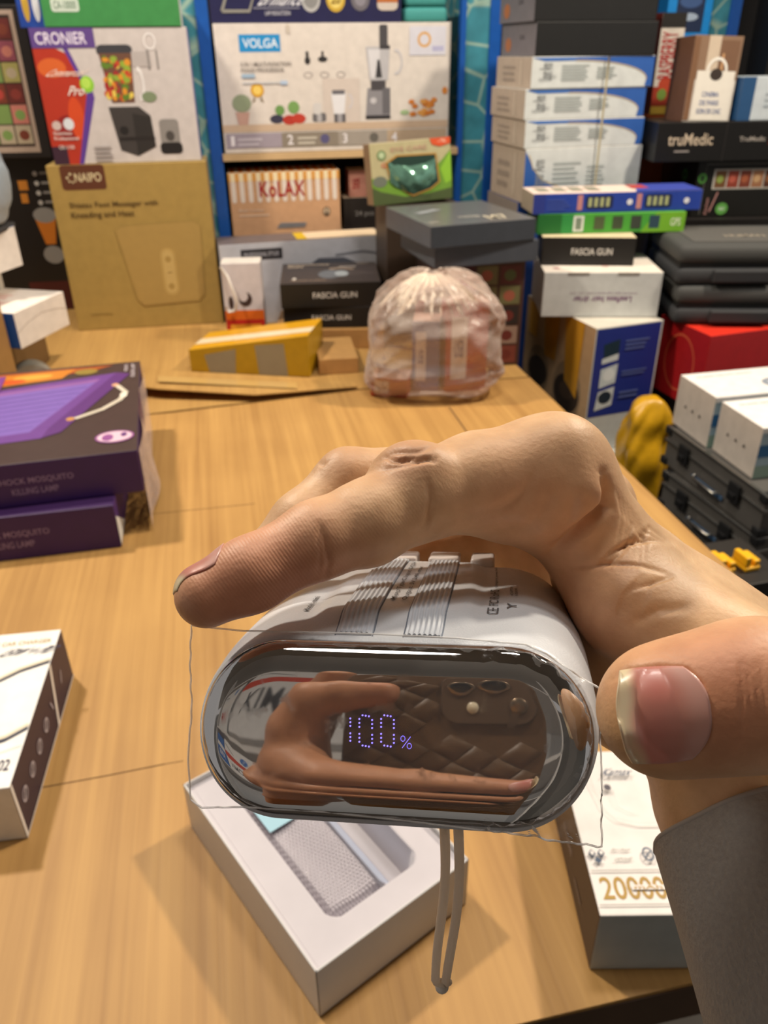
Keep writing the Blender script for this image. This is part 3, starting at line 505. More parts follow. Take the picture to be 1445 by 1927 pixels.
for v in bm.verts:
    c = v.co.copy(); a = math.atan2(c.y, c.x); z = c.z
    rr = math.hypot(c.x, c.y); k = abs(z)
    X = math.copysign(abs(c.x) ** .5, c.x) * .115; Y = math.copysign(abs(c.y) ** .62, c.y) * .082
    if X < 0: X *= 1.08 - .34 * (z * .5 + .5)
    if z < -.3: X *= 1.04
    Z = .092 + math.copysign(abs(z) ** .75, z) * .098
    if z > .25:  # gathered neck leaning left-forward
        g = (z - .25) / .75; pl = .012 * g * (1.2 - g) * 2 * math.sin(a * 11 + 2.3 * math.sin(a * 2)) ; s_ = 1 - .36 * g ** 1.5
        X = X * s_ + pl * math.cos(a) - .006 * g; Y = Y * s_ + pl * math.sin(a); Z += .008 * g
    X += .0045 * math.sin(7 * z + 3 * a + math.sin(5 * a)) + .003 * abs(math.sin(17 * z + 3 * a)); Y += .005 * math.cos(6 * z + 3 * a + 2 * math.sin(3 * z)) + .003 * abs(math.sin(14 * z - 5 * a)); Z += .004 * math.sin(3 * a)
    v.co = Vector((X, Y, max(Z, .0012)))
bag = bm_obj('plastic_bag', bm, film_mat('bag_plastic', '#e3cfc0', .68, .2, 1, 45), smooth=True); bag.location = (cx, cy, 0)
tag(bag, 'clear crinkled plastic bag with a gathered top holding red boxes', 'bag')
# gathered knot ruff
V = []; Fc = []; n = 60
jag = [random.uniform(.6, 1) for _ in range(n + 1)]
for j in range(6):
    for k in range(n):
        a = math.radians(150 + 220 * k / (n - 1)); t = j / 5 * jag[k]; r_ = .004 + .066 * t; z = .2 - .01 * t - .05 * t ** 2 + .0045 * (-1) ** (k // 2) * t
        V.append((r_ * 1.2 * math.cos(a) - .004, r_ * math.sin(a) * .95 - .018, z))
for j in range(5):
    for k in range(n - 1): Fc.append((j * n + k, j * n + (k + 1) % n, (j + 1) * n + (k + 1) % n, (j + 1) * n + k))
mesh_obj('gathered_top', V, Fc, film_mat('bag_ruff', '#ead6c0', .5, .25, 1, 60), bag, smooth=True)

# ------------------------------------------------------------------ stack right of the rack
GW = 'blue and white cartons in the tall stack'
Box('tall_blue_box', 'tall dark blue carton at the foot of the blue and white stack, mostly hidden', 'box', (.268, 1.645, -.3495), .235, .17, .592, 13, ['#23468c', '#8d837c', '#23468c', '#23468c'])
for k, (z, h, lab, dx) in enumerate(((.243, .096, 'thick blue and white carton, lowest of the banded stack', 0), (.3395, .048, 'blue and white carton, second from the bottom of the banded stack', -.004), (.388, .05, 'blue and white carton, third from the bottom of the banded stack', -.008), (.4385, .051, 'blue and white carton, uppermost of the banded stack, under the black boxes', .0))):
    b = Box('blood_pressure_box', lab, 'box', (.274 + dx, 1.63, z), .243, .17, h, 14, ['#d5dad8', '#b8a898', '#3f6fb8', '#e8e2d8'], GW)
    arc = [(.35 + .6 * math.sin(t * math.pi / 2), .25 + .62 * math.cos(t * math.pi / 2)) for t in np.linspace(0, 1, 14)]
    if k: sh = [PL([(.35, .97), (1, .97), (1, 0.02), (.94, .02)] + arc[::-1], '#2f5fae'), PL([(.0, .97), (.35, .97), (.35, .87), (0.1, .86)], '#3f6fb8'), LN(arc, .03, '#c9b48a', 5)]
    else: sh = [PL([(0, .02), (1, .02), (1, .12), (.75, .12), (.4, .18), (.15, .4), (.05, .75), (0, .97)], '#2a5ca8'), LN([(.03, .9), (.07, .65), (.16, .42), (.4, .2), (.75, .14), (1, .14)], .02, '#c9b48a', 2.5)]
    b.p('front', 'blue_swoosh', sh)
    b.p('front', 'printed_text', [TX('Upper Arm', .06, .25, .2, .8, '#8b8f90', 90)] + lines(.24, .25, .48, .78, 6, '#a8b0ae') + lines(.53, .3, .7, .7, 5, '#b0b8b6'))
    b.p('left', 'side_text', lines(.2, .2, .6, .8, 3, '#9a8c80') + [R(.7, .1, .74, .9, '#cdbfae')])
tube('rubber_band', [(.418, 1.6595, z) for z in np.linspace(.243, .4885, 8)], .0018, mat('#b5aa88', .6), None)
tag(COL.objects['rubber_band'], 'pale rubber band stretched down the front of the blue and white stack', 'rubber band')
for z, h, lab, dx in ((.49, .053, 'black carton with a grey end, directly on the blue and white stack', 0), (.5435, .055, 'black carton at the very top of the tall stack', -.006)):
    b = Box('speaker_box', lab, 'box', (.278 + dx, 1.632, z), .235, .17, h, 13, ['#1b1b1b', '#6f6a70', '#1b1b1b', '#2a2a2a'], 'black cartons on the tall stack'); b.p('left', 'orange_mark', [EL(.22, .35, .09, .22, '#a8683a'), TX('SA', .55, .5, .7, .65, '#4a464c')])

b = Box('oven_box', 'standing carton with a navy feature panel and round fan pictures on its side', 'box', (.372, 1.352, -.1595), .14, .24, .24, 20, ['#c9ccc8', '#b0906c', '#c9ccc8', '#cfc8ba'], bev=.001)
b.p('front', 'feature_panel', [R(.02, .3, .97, .99, '#1c2f86'), PL([(.14, .87), (.38, .9), (.38, .79), (.16, .76)], '#123040'), PL([(.14, .76), (.38, .79), (.38, .74), (.14, .72)], '#d8e0e0'), PL([(.14, .68), (.39, .71), (.38, .56), (.14, .53)], '#cfdadd'), EL(.27, .63, .09, .05, '#e8eff0'), PL([(.14, .5), (.38, .53), (.37, .38), (.11, .35)], '#d0d8da'), EL(.25, .45, .1, .05, '#152838')])
b.p('front', 'printed_text', lines(.46, .81, .85, .9, 3, '#5a6aa8') + lines(.46, .61, .85, .66, 2, '#5a6aa8') + lines(.46, .43, .82, .5, 2, '#5a6aa8'))
b.p('left', 'fan_pictures', [EL(.25, .45, .17, .2, '#8c7458'), EL(.25, .44, .15, .12, '#33271d'), EL(.7, .42, .2, .24, '#8c7458'), EL(.7, .4, .18, .15, '#33271d'), EL(.7, .42, .1, .07, '#4a3a2b'), EL(.4, .15, .12, .08, '#8a3a22')])
b.p('left', 'packing_tape', [PL([(.3, 1), (.52, 1), (.5, .6), (.34, .6)], '#b8801f'), PL([(.6, 1), (.86, 1), (.84, .4), (.66, .5)], '#bd8622'), PL([(.06, .97), (.2, .97), (.2, .7), (.07, .72)], '#c08f3a')])
Box('blue_white_box', 'navy carton with a pale lid under the standing feature panel carton', 'box', (.372, 1.335, -.3495), .15, .25, .189, 18, ['#1b2a78', '#1b2a78', '#1b2a78', '#c8c8c4']).p('front', 'pale_band', [R(0, .86, 1, .995, '#c9cbc8'), R(.6, .88, .85, .95, '#4a3f94')])
b = Box('hair_dryer_box', 'white carton with upside down purple lettering on the standing carton', 'box', (.288, 1.425, .0815), .207, .155, .079, -3, ['#cfd2d0', '#c4b8ac', '#cfd2d0', '#f0e4d6'])
b.p('front', 'printed_text', [TX('Leafless hair drier', .26, .33, .76, .47, '#7a4a78', 180), TX('Powerful light high-speed turbo hair care', .23, .52, .8, .57, '#a08aa0', 180), R(.2, .94, .38, 1, '#8a8680'), R(.62, .94, .8, 1, '#8a8680')])
b.p('top', 'printed_text', [EL(.12, .2, .03, .04, '#c08a8a'), EL(.55, .3, .03, .05, '#d0aaa0'), TX('220V', .5, .6, .66, .7, '#c9a0a0')])
b = fascia((.29, 1.478, .161), .165, .1, .049, -5, 'black lettered box with a cream lid on the white upside down carton', False, None); b.o.data.materials[3] = mat('#dcc9a4', .5)
b = Box('kids_watch_box', 'green carton with small dark product squares, between the blue carton and the black box', 'box', (.283, 1.50, .2105), .27, .09, .034, 3, ['#4ba33c', '#1f5a28', '#6fae3c', '#5fb04a'])
b.p('front', 'product_squares', [R(.0, 0, .16, 1, '#1c6a2c'), R(.16, 0, .24, 1, '#2e8f45'), R(.24, .1, .31, .9, '#dfe5df'), R(.255, .2, .295, .8, '#7a8a7a')] + [R(.38 + .125 * k, .2, .45 + .125 * k, .85, c) for k, c in enumerate(('#4d5a3c', '#3d4a36', '#3a4238', '#2f4a58'))] + [PL([(.7, 0), (1, 0), (1, 1), (.8, 1)], '#77b52f')] + [R(.38 + .125 * k, .2, .45 + .125 * k, .85, c) for k, c in enumerate(('#4d5a3c', '#3d4a36', '#3a4238', '#2f4a58'))] + [TX('GPS', .9, .3, .97, .7, '#e5f0d0')])
b = Box('vape_box', 'long blue carton with repeated product prints, lying across the green carton', 'box', (.272, 1.50, .245), .31, .085, .034, 5, ['#2743a3', '#b0a08c', '#2743a3', '#e6cfc0'])
sh = [R(0, 0, .07, 1, '#2b3a8c')]
for k in range(2): sh += [R(.26 + .35 * k, .15, .29 + .35 * k, .9, '#c98a8a'), RR(.31 + .35 * k, .2, .47 + .35 * k, .85, .02, .1, '#1c2450')] + [R(.325 + .035 * q + .35 * k, .3, .345 + .035 * q + .35 * k, .75, '#b0b582') for q in range(4)] + [EL(.57 + .34 * k, .5, .017, .15, '#e8e8f0')]
b.p('front', 'product_prints', sh + lines(.08, .2, .22, .8, 4, '#4258b0')); b.p('top', 'product_prints', [R(.05 + .1 * k, .3, .12 + .1 * k, .8, '#8d8a78') for k in range(4)] + [PL([(.6, 0), (.7, 1), (1, 1), (1, 0)], '#3a4aa8'), R(.62, .4, .72, .9, '#b5413a')])

# right side group
Box('stock_carton', 'large dark carton behind the hard cases that carries the black boxes, mostly hidden', 'box', (.53, 1.64, -.3495), .75, .42, .558, 0, '#1a1614')
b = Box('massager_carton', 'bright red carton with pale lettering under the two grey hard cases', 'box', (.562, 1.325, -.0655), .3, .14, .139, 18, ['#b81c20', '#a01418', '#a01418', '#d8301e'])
b.p('front', 'printed_text', [TX('Massager', .06, .32, .3, .44, '#e8b0b0'), R(.06, .22, .36, .24, '#d07070'), LN([(.5, .2), (.56, .5), (.66, .7), (.8, .75)], .02, '#d05050', 2)]); b.p('left', 'curve_print', [RING(.5, .5, .3, .38, .02, '#c85a3a')])
Box('support_box', 'dark carton under the red massager carton, mostly hidden', 'box', (.57, 1.34, -.3495), .28, .12, .283, 18, '#2a211c')
def hard_case(loc, label, W, D, H, yaw):
    root = empty('hard_case', loc, yaw); tag(root, label, 'case', 'grey hard cases on the red carton')
    m1 = mat('#454543', .8, bump=.5, scale=900); m2 = mat('#37383a', .8, bump=.5, scale=900)
    for nm, z0, z1, m in (('lid', H * .53, H, m1), ('base', 0, H * .47, m2)):
        bm = bmesh.new(); rbox(bm, 0, 0, z0, W, D, z1, .014, 4)
        bm_obj(nm, bm, m, root, smooth=True)
    bm = bmesh.new(); rbox(bm, .004, .004, H * .45, W - .004, D - .004, H * .55, .001); bm_obj('zip', bm, mat('#0c0c0c', .7), root)
    bm = bmesh.new(); rbox(bm, .03, .03, H - .0005, W - .03, D - .03, H + .0015, .0012); bm_obj('lid_panel', bm, mat('#565450', .8, bump=.5, scale=900), root)
    bm = bmesh.new(); rbox(bm, .06, -.012, H * .1, .16, .0, H * .42, .004, 3); bm_obj('handle', bm, mat('#2b2c2e', .7), root)
    build_print('logo', [TX('HUMAN', .35, .35, .6, .45, '#a59a88')], lambda u, v, h: (u * W, v * D, H + .0016 + h), root)
    return root
hard_case((.515, 1.39, .0745), 'dark grey fabric hard case resting on the red carton, lower of two', .28, .19, .067, -4)
hard_case((.51, 1.395, .1422), 'dark grey fabric hard case with a worn lid panel, upper of two', .28, .19, .067, -2)
b = Box('grill_pan_box', 'black carton with a framed strip of food photos and green round marks', 'box', (.615, 1.66, .209), .27, .25, .102, 2, ['#15130f', '#171512', '#15130f', '#1f1c18'])
b.p('front', 'photo_strip', [LN([(.06, .05), (.06, .95), (.99, .95)], .012, '#77736c', 2.6), R(.12, .5, .6, .86, '#b5b0a5')] + [R(.135 + .09 * k, .53, .215 + .09 * k, .83, c) for k, c in enumerate(('#6f4a2a', '#8c3b2a', '#7a3a28', '#9a6a4a', '#55301f'))] + [EL(.17 + .09 * k, .68, .025, .07, c) for k, c in enumerate(('#8a9a4a', '#b55a48', '#a0583a', '#c09a70', '#8a5a38'))])
b.p('front', 'green_marks', [EL(.04, .7, .03, .09, '#4c8c3a'), EL(.04, .7, .02, .06, '#1f3a1a'), EL(.22, .15, .045, .11, '#5fa04a'), TX('eco', .2, .12, .24, .18, '#d9ead0'), LN([(.13, .1), (.17, .45)], .03, '#b5837c', 2.6), TX('Kitchen', .09, .05, .115, .35, '#b5837c', 90)])
b.p('left', 'green_marks', [EL(.75, .7, .05, .1, '#4c8c3a'), EL(.75, .7, .03, .06, '#1f3a1a')])
b = Box('impact_massager_box', 'long black carton with pale lettering under the small paper gift boxes', 'box', (.52, 1.64, .3125), .36, .13, .068, 3, ['#12100f', '#12100f', '#12100f', '#1c1917'])
b.p('front', 'printed_text', [TX('truMedic', .06, .42, .3, .72, '#cbb9a0'), R(.1, .25, .18, .29, '#a09890'), R(.36, .0, .366, 1, '#262322'), TX('TruMedic', .44, .5, .58, .62, '#b0a89f'), R(.6, .4, .605, .7, '#7a2a22'), TX('IMPACT', .62, .56, .78, .7, '#e0dcd5'), TX('MASSAGER', .62, .38, .8, .5, '#b5b0a8')])
def paper_bag(loc, yaw, label, c, W, D, H, flip):
    b = Box('gift_box', label, 'box', loc, W, D, H, yaw, c, 'small paper gift boxes')
    return b
b = paper_bag((.565, 1.65, .381), 10, 'tall clear topped gift box with a printed carrier bag picture, left of the two', ['#d8d0c4', '#6a4a38', '#8a6a52', '#c9b8a8'], .095, .07, .14, 0)
b.o.rotation_euler = (math.radians(-3), math.radians(2), math.radians(10))
b.p('front', 'scene_print', [R(0, .5, 1, 1, '#8c6f58'), R(.3, .6, .55, 1, '#cdbba5'), R(.55, .55, .95, .95, '#7a5a44'), R(.62, .6, .66, .8, '#d0a070'), R(0, .02, .12, .98, '#7d5a40')])
b.p('front', 'bag_print', [R(.15, .02, .95, .6, '#e8e2d6'), RING(.55, .6, .22, .16, .05, '#eeeae0', a0=0, a1=180), EL(.55, .56, .13, .07, '#3a302a'), TX('CINEMA', .32, .3, .68, .36, '#6a78a0'), TX('DE PARIS', .3, .2, .7, .26, '#6a78a0'), TX('SOIN DE CHIC', .26, .1, .78, .16, '#6a78a0')])
b = paper_bag((.668, 1.655, .381), 6, 'low pale blue and navy gift box, right of the one with the carrier bag picture', ['#c9d2d8', '#27507c', '#27507c', '#b5bfc5'], .16, .08, .072, 0)
b.p('front', 'navy_end', [R(0, 0, .16, 1, '#27507c')] + lines(.3, .3, .7, .7, 3, '#a5b0b8'))
b = Box('orange_box', 'narrow orange brown carton standing in the gap right of the blue and white stack', 'box', (.545, 1.80, .209), .05, .08, .175, 10, '#a0481a'); b.p('front', 'printed_text', [TX('HOT', .2, .55, .8, .8, '#d9904a', 90)])
b = Box('sauce_box', 'narrow red and white carton with red lettering above the orange brown carton', 'box', (.548, 1.80, .3845), .05, .08, .175, 10, ['#cfc5b8', '#5a1c14', '#5a1c14', '#2a2420'])
b.p('front', 'printed_text', [R(0, 0, 1, .28, '#9a3520'), EL(.5, .3, .3, .08, '#b8452a'), EL(.4, .2, .2, .06, '#6f8a3a'), TX('RASPBERRY', .1, .36, .75, .82, '#b02a28', 90), R(0, .86, 1, 1, '#1c1815'), R(0, .0, 1, .08, '#c9a23c')])
b = Box('phone_case_display', 'bright blue framed carton with dark product windows standing at the top right', 'box', (.638, 2.07, .209), .105, .05, .42, 8, ['#1787d4', '#1267a8', '#1267a8', '#1787d4'])
b.p('front', 'product_windows', [R(.2, .06 + .235 * k, .82, .255 + .235 * k, '#1d2c4c') for k in range(4)] + [EL(.5, .2 + .235 * k, .25, .03, '#3f5a8a') for k in range(4)] + [EL(.5, .13 + .235 * k, .2, .018, '#a8b8cc') for k in range(4)])
b = Box('blender_carton', 'black carton with orange lettering at the upper right corner', 'box', (.835, 1.96, .2095), .3, .09, .46, 5, ['#14110f', '#14110f', '#14110f', '#1c1917'])
b.p('front', 'printed_text', [TX('SILVER', .03, .8, .4, .86, '#d9812a'), EL(.18, .45, .16, .07, '#3c434c'), EL(.2, .42, .08, .04, '#7d848c')])

# white camera boxes on metal cases, bottom right
c14, s14 = math.cos(math.radians(14)), math.sin(math.radians(14))
def metal_case(z, H, D, yaw, dx, label):
    root = empty('metal_case', (.524 + dx, .95, z), yaw); tag(root, label, 'case', 'stacked metal tool cases')
    W = .24; body = mat('#6a6763', .38, metal=.35, scale=30); edge = mat('#a5a29c', .25, metal=.9); blk = mat('#1b1b1c', .5)
    bm = bmesh.new(); rbox(bm, .002, .002, .0008, W - .002, D - .002, H * .62 - .0006, .003, 2); bm_obj('lower_shell', bm, body, root)
    bm = bmesh.new(); rbox(bm, .002, .002, H * .62 + .0006, W - .002, D - .002, H - .0008, .003, 2); bm_obj('lid', bm, body, root)
    for z0 in (H * .62,):
        bm = bmesh.new(); rbox(bm, 0, 0, z0 - .003, W, D, z0 + .003, .001); bm_obj('metal_rim', bm, edge, root)
    bm = bmesh.new(); rbox(bm, -.001, -.001, H - .004, .004, D, H, .001); rbox(bm, .0, -.001, H - .004, W, .004, H, .001); bm_obj('edge_trim', bm, edge, root)
    for x, y in ((-.002, -.002), (-.002, D - .014)):
        for zz in (0, H - .014):
            bm = bmesh.new(); rbox(bm, x, y, zz, x + .016, y + .016, zz + .0138, .003, 2); bm_obj('corner_guard', bm, blk, root)
    for y in (.05, D - .07):
        bm = bmesh.new(); rbox(bm, -.005, y, H * .38, -.001, y + .025, H * .82, .0015, 2); rbox(bm, -.008, y + .005, H * .5, -.004, y + .02, H * .6, .001); bm_obj('latch', bm, blk, root)
    tube('handle', [(-.002, D * .38, H * .36), (-.009, D * .39, H * .32), (-.009, D * .61, H * .32), (-.002, D * .62, H * .36)], .0022, edge, root)
    bm = bmesh.new(); rbox(bm, -.0015, D * .34, H * .2, .0, D * .66, H * .3, .0005); bm_obj('badge', bm, mat('#3f5a78', .4), root)
    for x in (.05, W - .075):
        bm = bmesh.new(); rbox(bm, x, -.006, H * .38, x + .025, -.0005, H * .82, .0015, 2); bm_obj('latch', bm, edge, root)
    return root
metal_case(-.0985, .0675, .25, 14, 0, 'dark metal tool case carrying the white camera cartons, topmost of its stack')
metal_case(-.1645, .0655, .225, 17, .002, 'dark metal tool case second from the top of its stack, at the right edge')
metal_case(-.2305, .0655, .24, 14, .0, 'dark metal tool case third from the top of its stack, beside the yellow clips')
metal_case(-.3495, .1185, .24, 16, 0, 'thick metal tool case at the bottom of its stack')
def camera_box(loc, label, H, dd):
    b = Box('camera_box', label, 'box', loc, .16, .1, H, 12, ['#a8c0cc', '#c9bfb4', '#c9bfb4', '#efe9e4'], 'white camera cartons')
    b.p('left', 'icons', [PL([(.25 + .2 * k, .45), (.33 + .2 * k, .45), (.29 + .2 * k, .52)], '#55504c') for k in range(3)])
    b.p('front', 'blue_band', [R(0, .42, 1, .66, '#2f6a9c'), R(0, .0, 1, .25, '#8fa89a'), EL(.3, .28, .12, .08, '#7a7a55'), EL(.6, .28, .14, .07, '#8a8a68'), TX('Smart', .15, .74, .5, .86, '#55707f'), R(0, .9, 1, 1, '#f0ece8')])
    b.p('top', 'printed_text', [TX('wireless network camera', .1, .8, .7, .86, '#a8a0a8'), EL(.8, .35, .16, .2, '#8d95a0'), EL(.8, .35, .1, .13, '#c9ccd2')]); return b
camera_box((.522, 1.0, -.0305), 'white carton with a pale blue front, nearer of the two on the metal case', .078, 0)
camera_box((.494, 1.103, -.0305), 'white topped carton with small icons on its side, behind the other camera carton', .082, 0)
# yellow wrapped bag
bm = bmesh.new(); bmesh.ops.create_icosphere(bm, subdivisions=5, radius=1)
for v in bm.verts:
    c = v.co; a = math.atan2(c.y, c.x); k = 1 + .14 * math.sin(a * 3 + c.z * 4) + .10 * abs(math.sin(a * 4 - c.z * 7)) + .06 * math.sin(c.z * 13 + a)
    v.co = Vector((math.copysign(abs(c.x) ** .6, c.x) * .040 * k, math.copysign(abs(c.y) ** .7, c.y) * .04 * k, math.copysign(abs(c.z) ** .7, c.z) * .165 + .166))
o = bm_obj('yellow_bag', bm, mat('#c9981a', .3, noise=.25, scale=30, bump=.6), smooth=True); o.location = (.462, 1.283, -.3495); tag(o, 'crumpled yellow plastic bag squeezed between the standing cartons and the metal cases', 'bag')
# yellow clips near the foot of the cases
for lab, x, y, z in (('small yellow plastic clip, the left one peeking out beyond the hand', .425, .83, -.078), ('small yellow plastic clip with a notch, the right one beside the metal cases', .458, .835, -.078)):
    bm = bmesh.new(); rbox(bm, 0, 0, 0, .022, .03, .006, .002); rbox(bm, 0, .002, .006, .008, .028, .02, .002); rbox(bm, .014, .002, .006, .022, .028, .014, .002)
    o = bm_obj('plastic_clip', bm, mat('#f2b61a', .4)); o.location = (x, y, z); o.rotation_euler.z = .3; tag(o, lab, 'clip', 'yellow plastic clips')
b = Box('battery_box', 'dark carton that carries the yellow clips in front of the metal cases', 'box', (.415, .80, -.3495), .098, .1, .271, 14, '#24201d')

# ------------------------------------------------------------------ open white box
OB = empty('open_box', (-.042, .262, .0005), 37.5); tag(OB, 'open white lidless box with an inner tray, below the held power bank', 'box')
W, D, H, T = .119, .172, .046, .0015; WH = mat('#d2d0cf', .4, noise=.02, name='white_card')
bm = bmesh.new()
for q in ((0, 0, 0, W, T, H), (0, D - T, 0, W, D, H), (0, 0, 0, T, D, H), (W - T, 0, 0, W, D, H), (0, 0, 0, W, D, T)): rbox(bm, *q, .0004, 1)
bm_obj('outer_carton', bm, WH, OB)
# tray with rounded recess
u0, v0, u1, v1, rr, zt, zb = .026, .022, .097, .152, .012, H - .005, .008
inner = []
for cx_, cy_, a0 in ((u1 - rr, v1 - rr, 0), (u0 + rr, v1 - rr, 90), (u0 + rr, v0 + rr, 180), (u1 - rr, v0 + rr, 270)):
    for k in range(9): a = math.radians(a0 + 11.25 * k); inner.append((cx_ + rr * math.cos(a), cy_ + rr * math.sin(a)))
e = .0018; outer = []
for x, y in inner:
    dx, dy = x - (u0 + u1) / 2, y - (v0 + v1) / 2
    sx = ((W - e) - (u0 + u1) / 2 if dx > 0 else (u0 + u1) / 2 - e) / max(abs(dx), 1e-9); sy = ((D - e) - (v0 + v1) / 2 if dy > 0 else (v0 + v1) / 2 - e) / max(abs(dy), 1e-9); s_ = min(sx, sy)
    outer.append(((u0 + u1) / 2 + dx * s_, (v0 + v1) / 2 + dy * s_))
n = len(inner); V = []
def ringz(P, z, off=0):
    c_ = ((u0 + u1) / 2, (v0 + v1) / 2); o = []
    for x, y in P: L_ = math.hypot(x - c_[0], y - c_[1]); o.append((x - (x - c_[0]) / L_ * off, y - (y - c_[1]) / L_ * off, z))
    return o
V = ringz(outer, zt) + ringz(inner, zt, -.002) + ringz(inner, zt - .0006, -.0008) + ringz(inner, zt - .002) + ringz(inner, zb, .003)
Fc = [(j * n + k, j * n + (k + 1) % n, (j + 1) * n + (k + 1) % n, (j + 1) * n + k) for j in range(4) for k in range(n)] + [tuple(range(4 * n, 5 * n))]
# outer corner fill
mesh_obj('tray', V, Fc, mat('#cdc8ce', .2, noise=.02, name='glossy_tray'), OB, smooth=False)
cn = [(e, e), (W - e, e), (W - e, D - e), (e, D - e)]
mesh_obj('tray_corner', [(x, y, zt - .0002) for x, y in cn] + [(x, y, zt - .0002) for x, y in [(u0, v0), (u1, v0), (u1, v1), (u0, v1)]], [(0, 1, 5, 4), (1, 2, 6, 5), (2, 3, 7, 6), (3, 0, 4, 7)], mat('#cdc8ce', .2, noise=.02, name='glossy_tray'), OB)
# bubble pouch lying in the recess
nu, nv = 150, 220; x0, x1, y0, y1 = .0275, .072, .026, .15
xs = np.linspace(0, 1, nu); ys = np.linspace(0, 1, nv); XX, YY = np.meshgrid(xs, ys)
gx = XX * 17; gy = YY * 50; gx2 = gx + .5 * (np.floor(gy) % 2)
bub = np.maximum(0, 1 - ((gx2 % 1 - .5) ** 2 + (gy % 1 - .5) ** 2) / .2) ** .5
edge = np.clip(np.minimum(np.minimum(XX, 1 - XX) * 8, np.minimum(YY, 1 - YY) * 16), 0, 1)
ZZ = .0115 + edge ** .5 * .021 + .0014 * bub + .0012 * np.sin(XX * 7 + YY * 5)
V = np.stack([x0 + XX * (x1 - x0), y0 + YY * (y1 - y0), ZZ], -1).reshape(-1, 3)
Fc = [(j * nu + i, j * nu + i + 1, (j + 1) * nu + i + 1, (j + 1) * nu + i) for j in range(nv - 1) for i in range(nu - 1)]
base = len(V); V = list(map(tuple, V)) + [(x0, y0, .0085), (x1, y0, .0085), (x1, y1, .0085), (x0, y1, .0085)]
o = mesh_obj('bubble_wrap_pouch', V, Fc + [(base, base + 3, base + 2, base + 1), (0, nu - 1, base + 1, base), (nu - 1, nu * nv - 1, base + 2, base + 1), ((nv - 1) * nu, nu * nv - 1, base + 2, base + 3), (0, (nv - 1) * nu, base + 3, base)], mat('#b9b3bb', .16, noise=.02, name='bubble_plastic', coat=.6), smooth=True)
o.location = OB.location; o.rotation_euler = OB.rotation_euler; tag(o, 'white bubble wrap pouch lying in the recess of the open white box', 'bubble wrap')
build_print('seam', [R(0, 0, 1, 1, '#b9c4dc')], lambda u, v, h: (x1 - .003 + .011 * u, y0 + .004 + (y1 - y0 - .01) * v, .034 - .016 * u + h), o, rough=.15)
build_print('blue_label', [R(0, 0, 1, 1, '#a9cfdf')], lambda u, v, h: (x0 + .004 + .026 * u, y1 - .045 + .03 * v, .0355 + h), o, rough=.15)

# ------------------------------------------------------------------ 20000 carton bottom right
b = Box('power_bank_box', 'white carton with gold numerals and a dark side, beside the grey sleeve', 'box', (.125, .2885, .0005), .135, .128, .0548, 0, ['#a9adab', '#34221d', '#dcdad8', '#e2dcd8'])
_m0 = b.m
b.m = lambda face: (lambda u, v, h, f=_m0(face): f(u * .6 if u < 1 else 1, v, h))
b.p('top', 'gold_lettering', [TX('20000', .06, .08, .55, .2, '#a8832a')]); b.p('top', 'gold_lettering', [R(.29, .125, .54, .15, '#e2dcd8'), TX('mAh', .31, .127, .52, .148, '#b08c38')], base=.0012)
b.p('top', 'printed_text', [R(.015, .045, 1, .05, '#8a8680'), R(.015, .225, 1, .23, '#8a8680')] + [TX('Fast charge', .19, .33, .34, .35, '#7a766e', it=1), TX('circuit', .21, .28, .34, .3, '#7a766e', it=1), TX('smart', .62, .32, .74, .34, '#7a766e', it=1), TX('chip', .66, .28, .73, .3, '#7a766e', it=1)])
b.p('top', 'icons', [PL([(x + dx, y + .025), (x + dx + .03, y), (x + dx, y - .025), (x + dx - .03, y)], '#2f4560') for x, y in ((.09, .32),) for dx in (-.035, .035)] + [PL([(.09, .3), (.12, .28), (.09, .26), (.06, .28)], '#2f4560'), RING(.49, .31, .045, .04, .012, '#2f4560'), LN([(.46, .29), (.52, .33)], .008, '#2f4560')] + [PL([(.09 + dx, .335), (.107 + dx, .32), (.09 + dx, .305), (.073 + dx, .32)], '#e2dcd8') for dx in (-.035, .035)])
b.p('top', 'device_drawing', [LN([(.2, .98), (.2, .75), (.24, .6), (.33, .52), (.5, .49), (.8, .49)], .006, '#d9d4d0', 1), LN([(.33, .98), (.36, .62), (.5, .56)], .004, '#e2dedb', 1), TX('Kamax', .3, .8, .55, .85, '#2f3f5c', it=1), EL(.33, .72, .03, .02, '#4a4450')])
b.m = _m0
b.p('left', 'side_print', [TX('model', .3, .4, .5, .55, '#8a7a74'), R(.6, .3, .75, .34, '#7a6a64')])

# ================================================================== camera-space helpers for the things held in the hand (millimetres)
def K(u, v, z): return np.array([(u - 722.5) / F * z, (v - 963.5) / F * z, z])
def CW(p):
    p = np.asarray(p, float) / 1000; return CC + p[..., 0:1] * rt + p[..., 1:2] * dn + p[..., 2:3] * fw
nrm = lambda v: v / np.linalg.norm(v)
n_away = nrm(np.array([.138, .204, 1.])); DP = 152.0
def onp(u, v, off=0):
    r = K(u, v, 1.); return r * (DP + off) / (r @ n_away)
pl_, pr_ = onp(374, 1366), onp(1124, 1402)
ex0 = nrm(pr_ - pl_); ey0 = nrm(np.cross(n_away, ex0))
fc = (pl_ + pr_) / 2; fc = fc + ey0 * ((onp(735, 1376) - fc) @ ey0)
HALF = np.linalg.norm(pr_ - pl_) / 2
pA = fc + n_away * 3.4
pB = K(812, 1168, 215)
axd = nrm(pB - pA); ex1 = nrm(ex0 - axd * (ex0 @ axd)); ey1 = nrm(np.cross(axd, ex1)); LEN = np.linalg.norm(pB - pA)
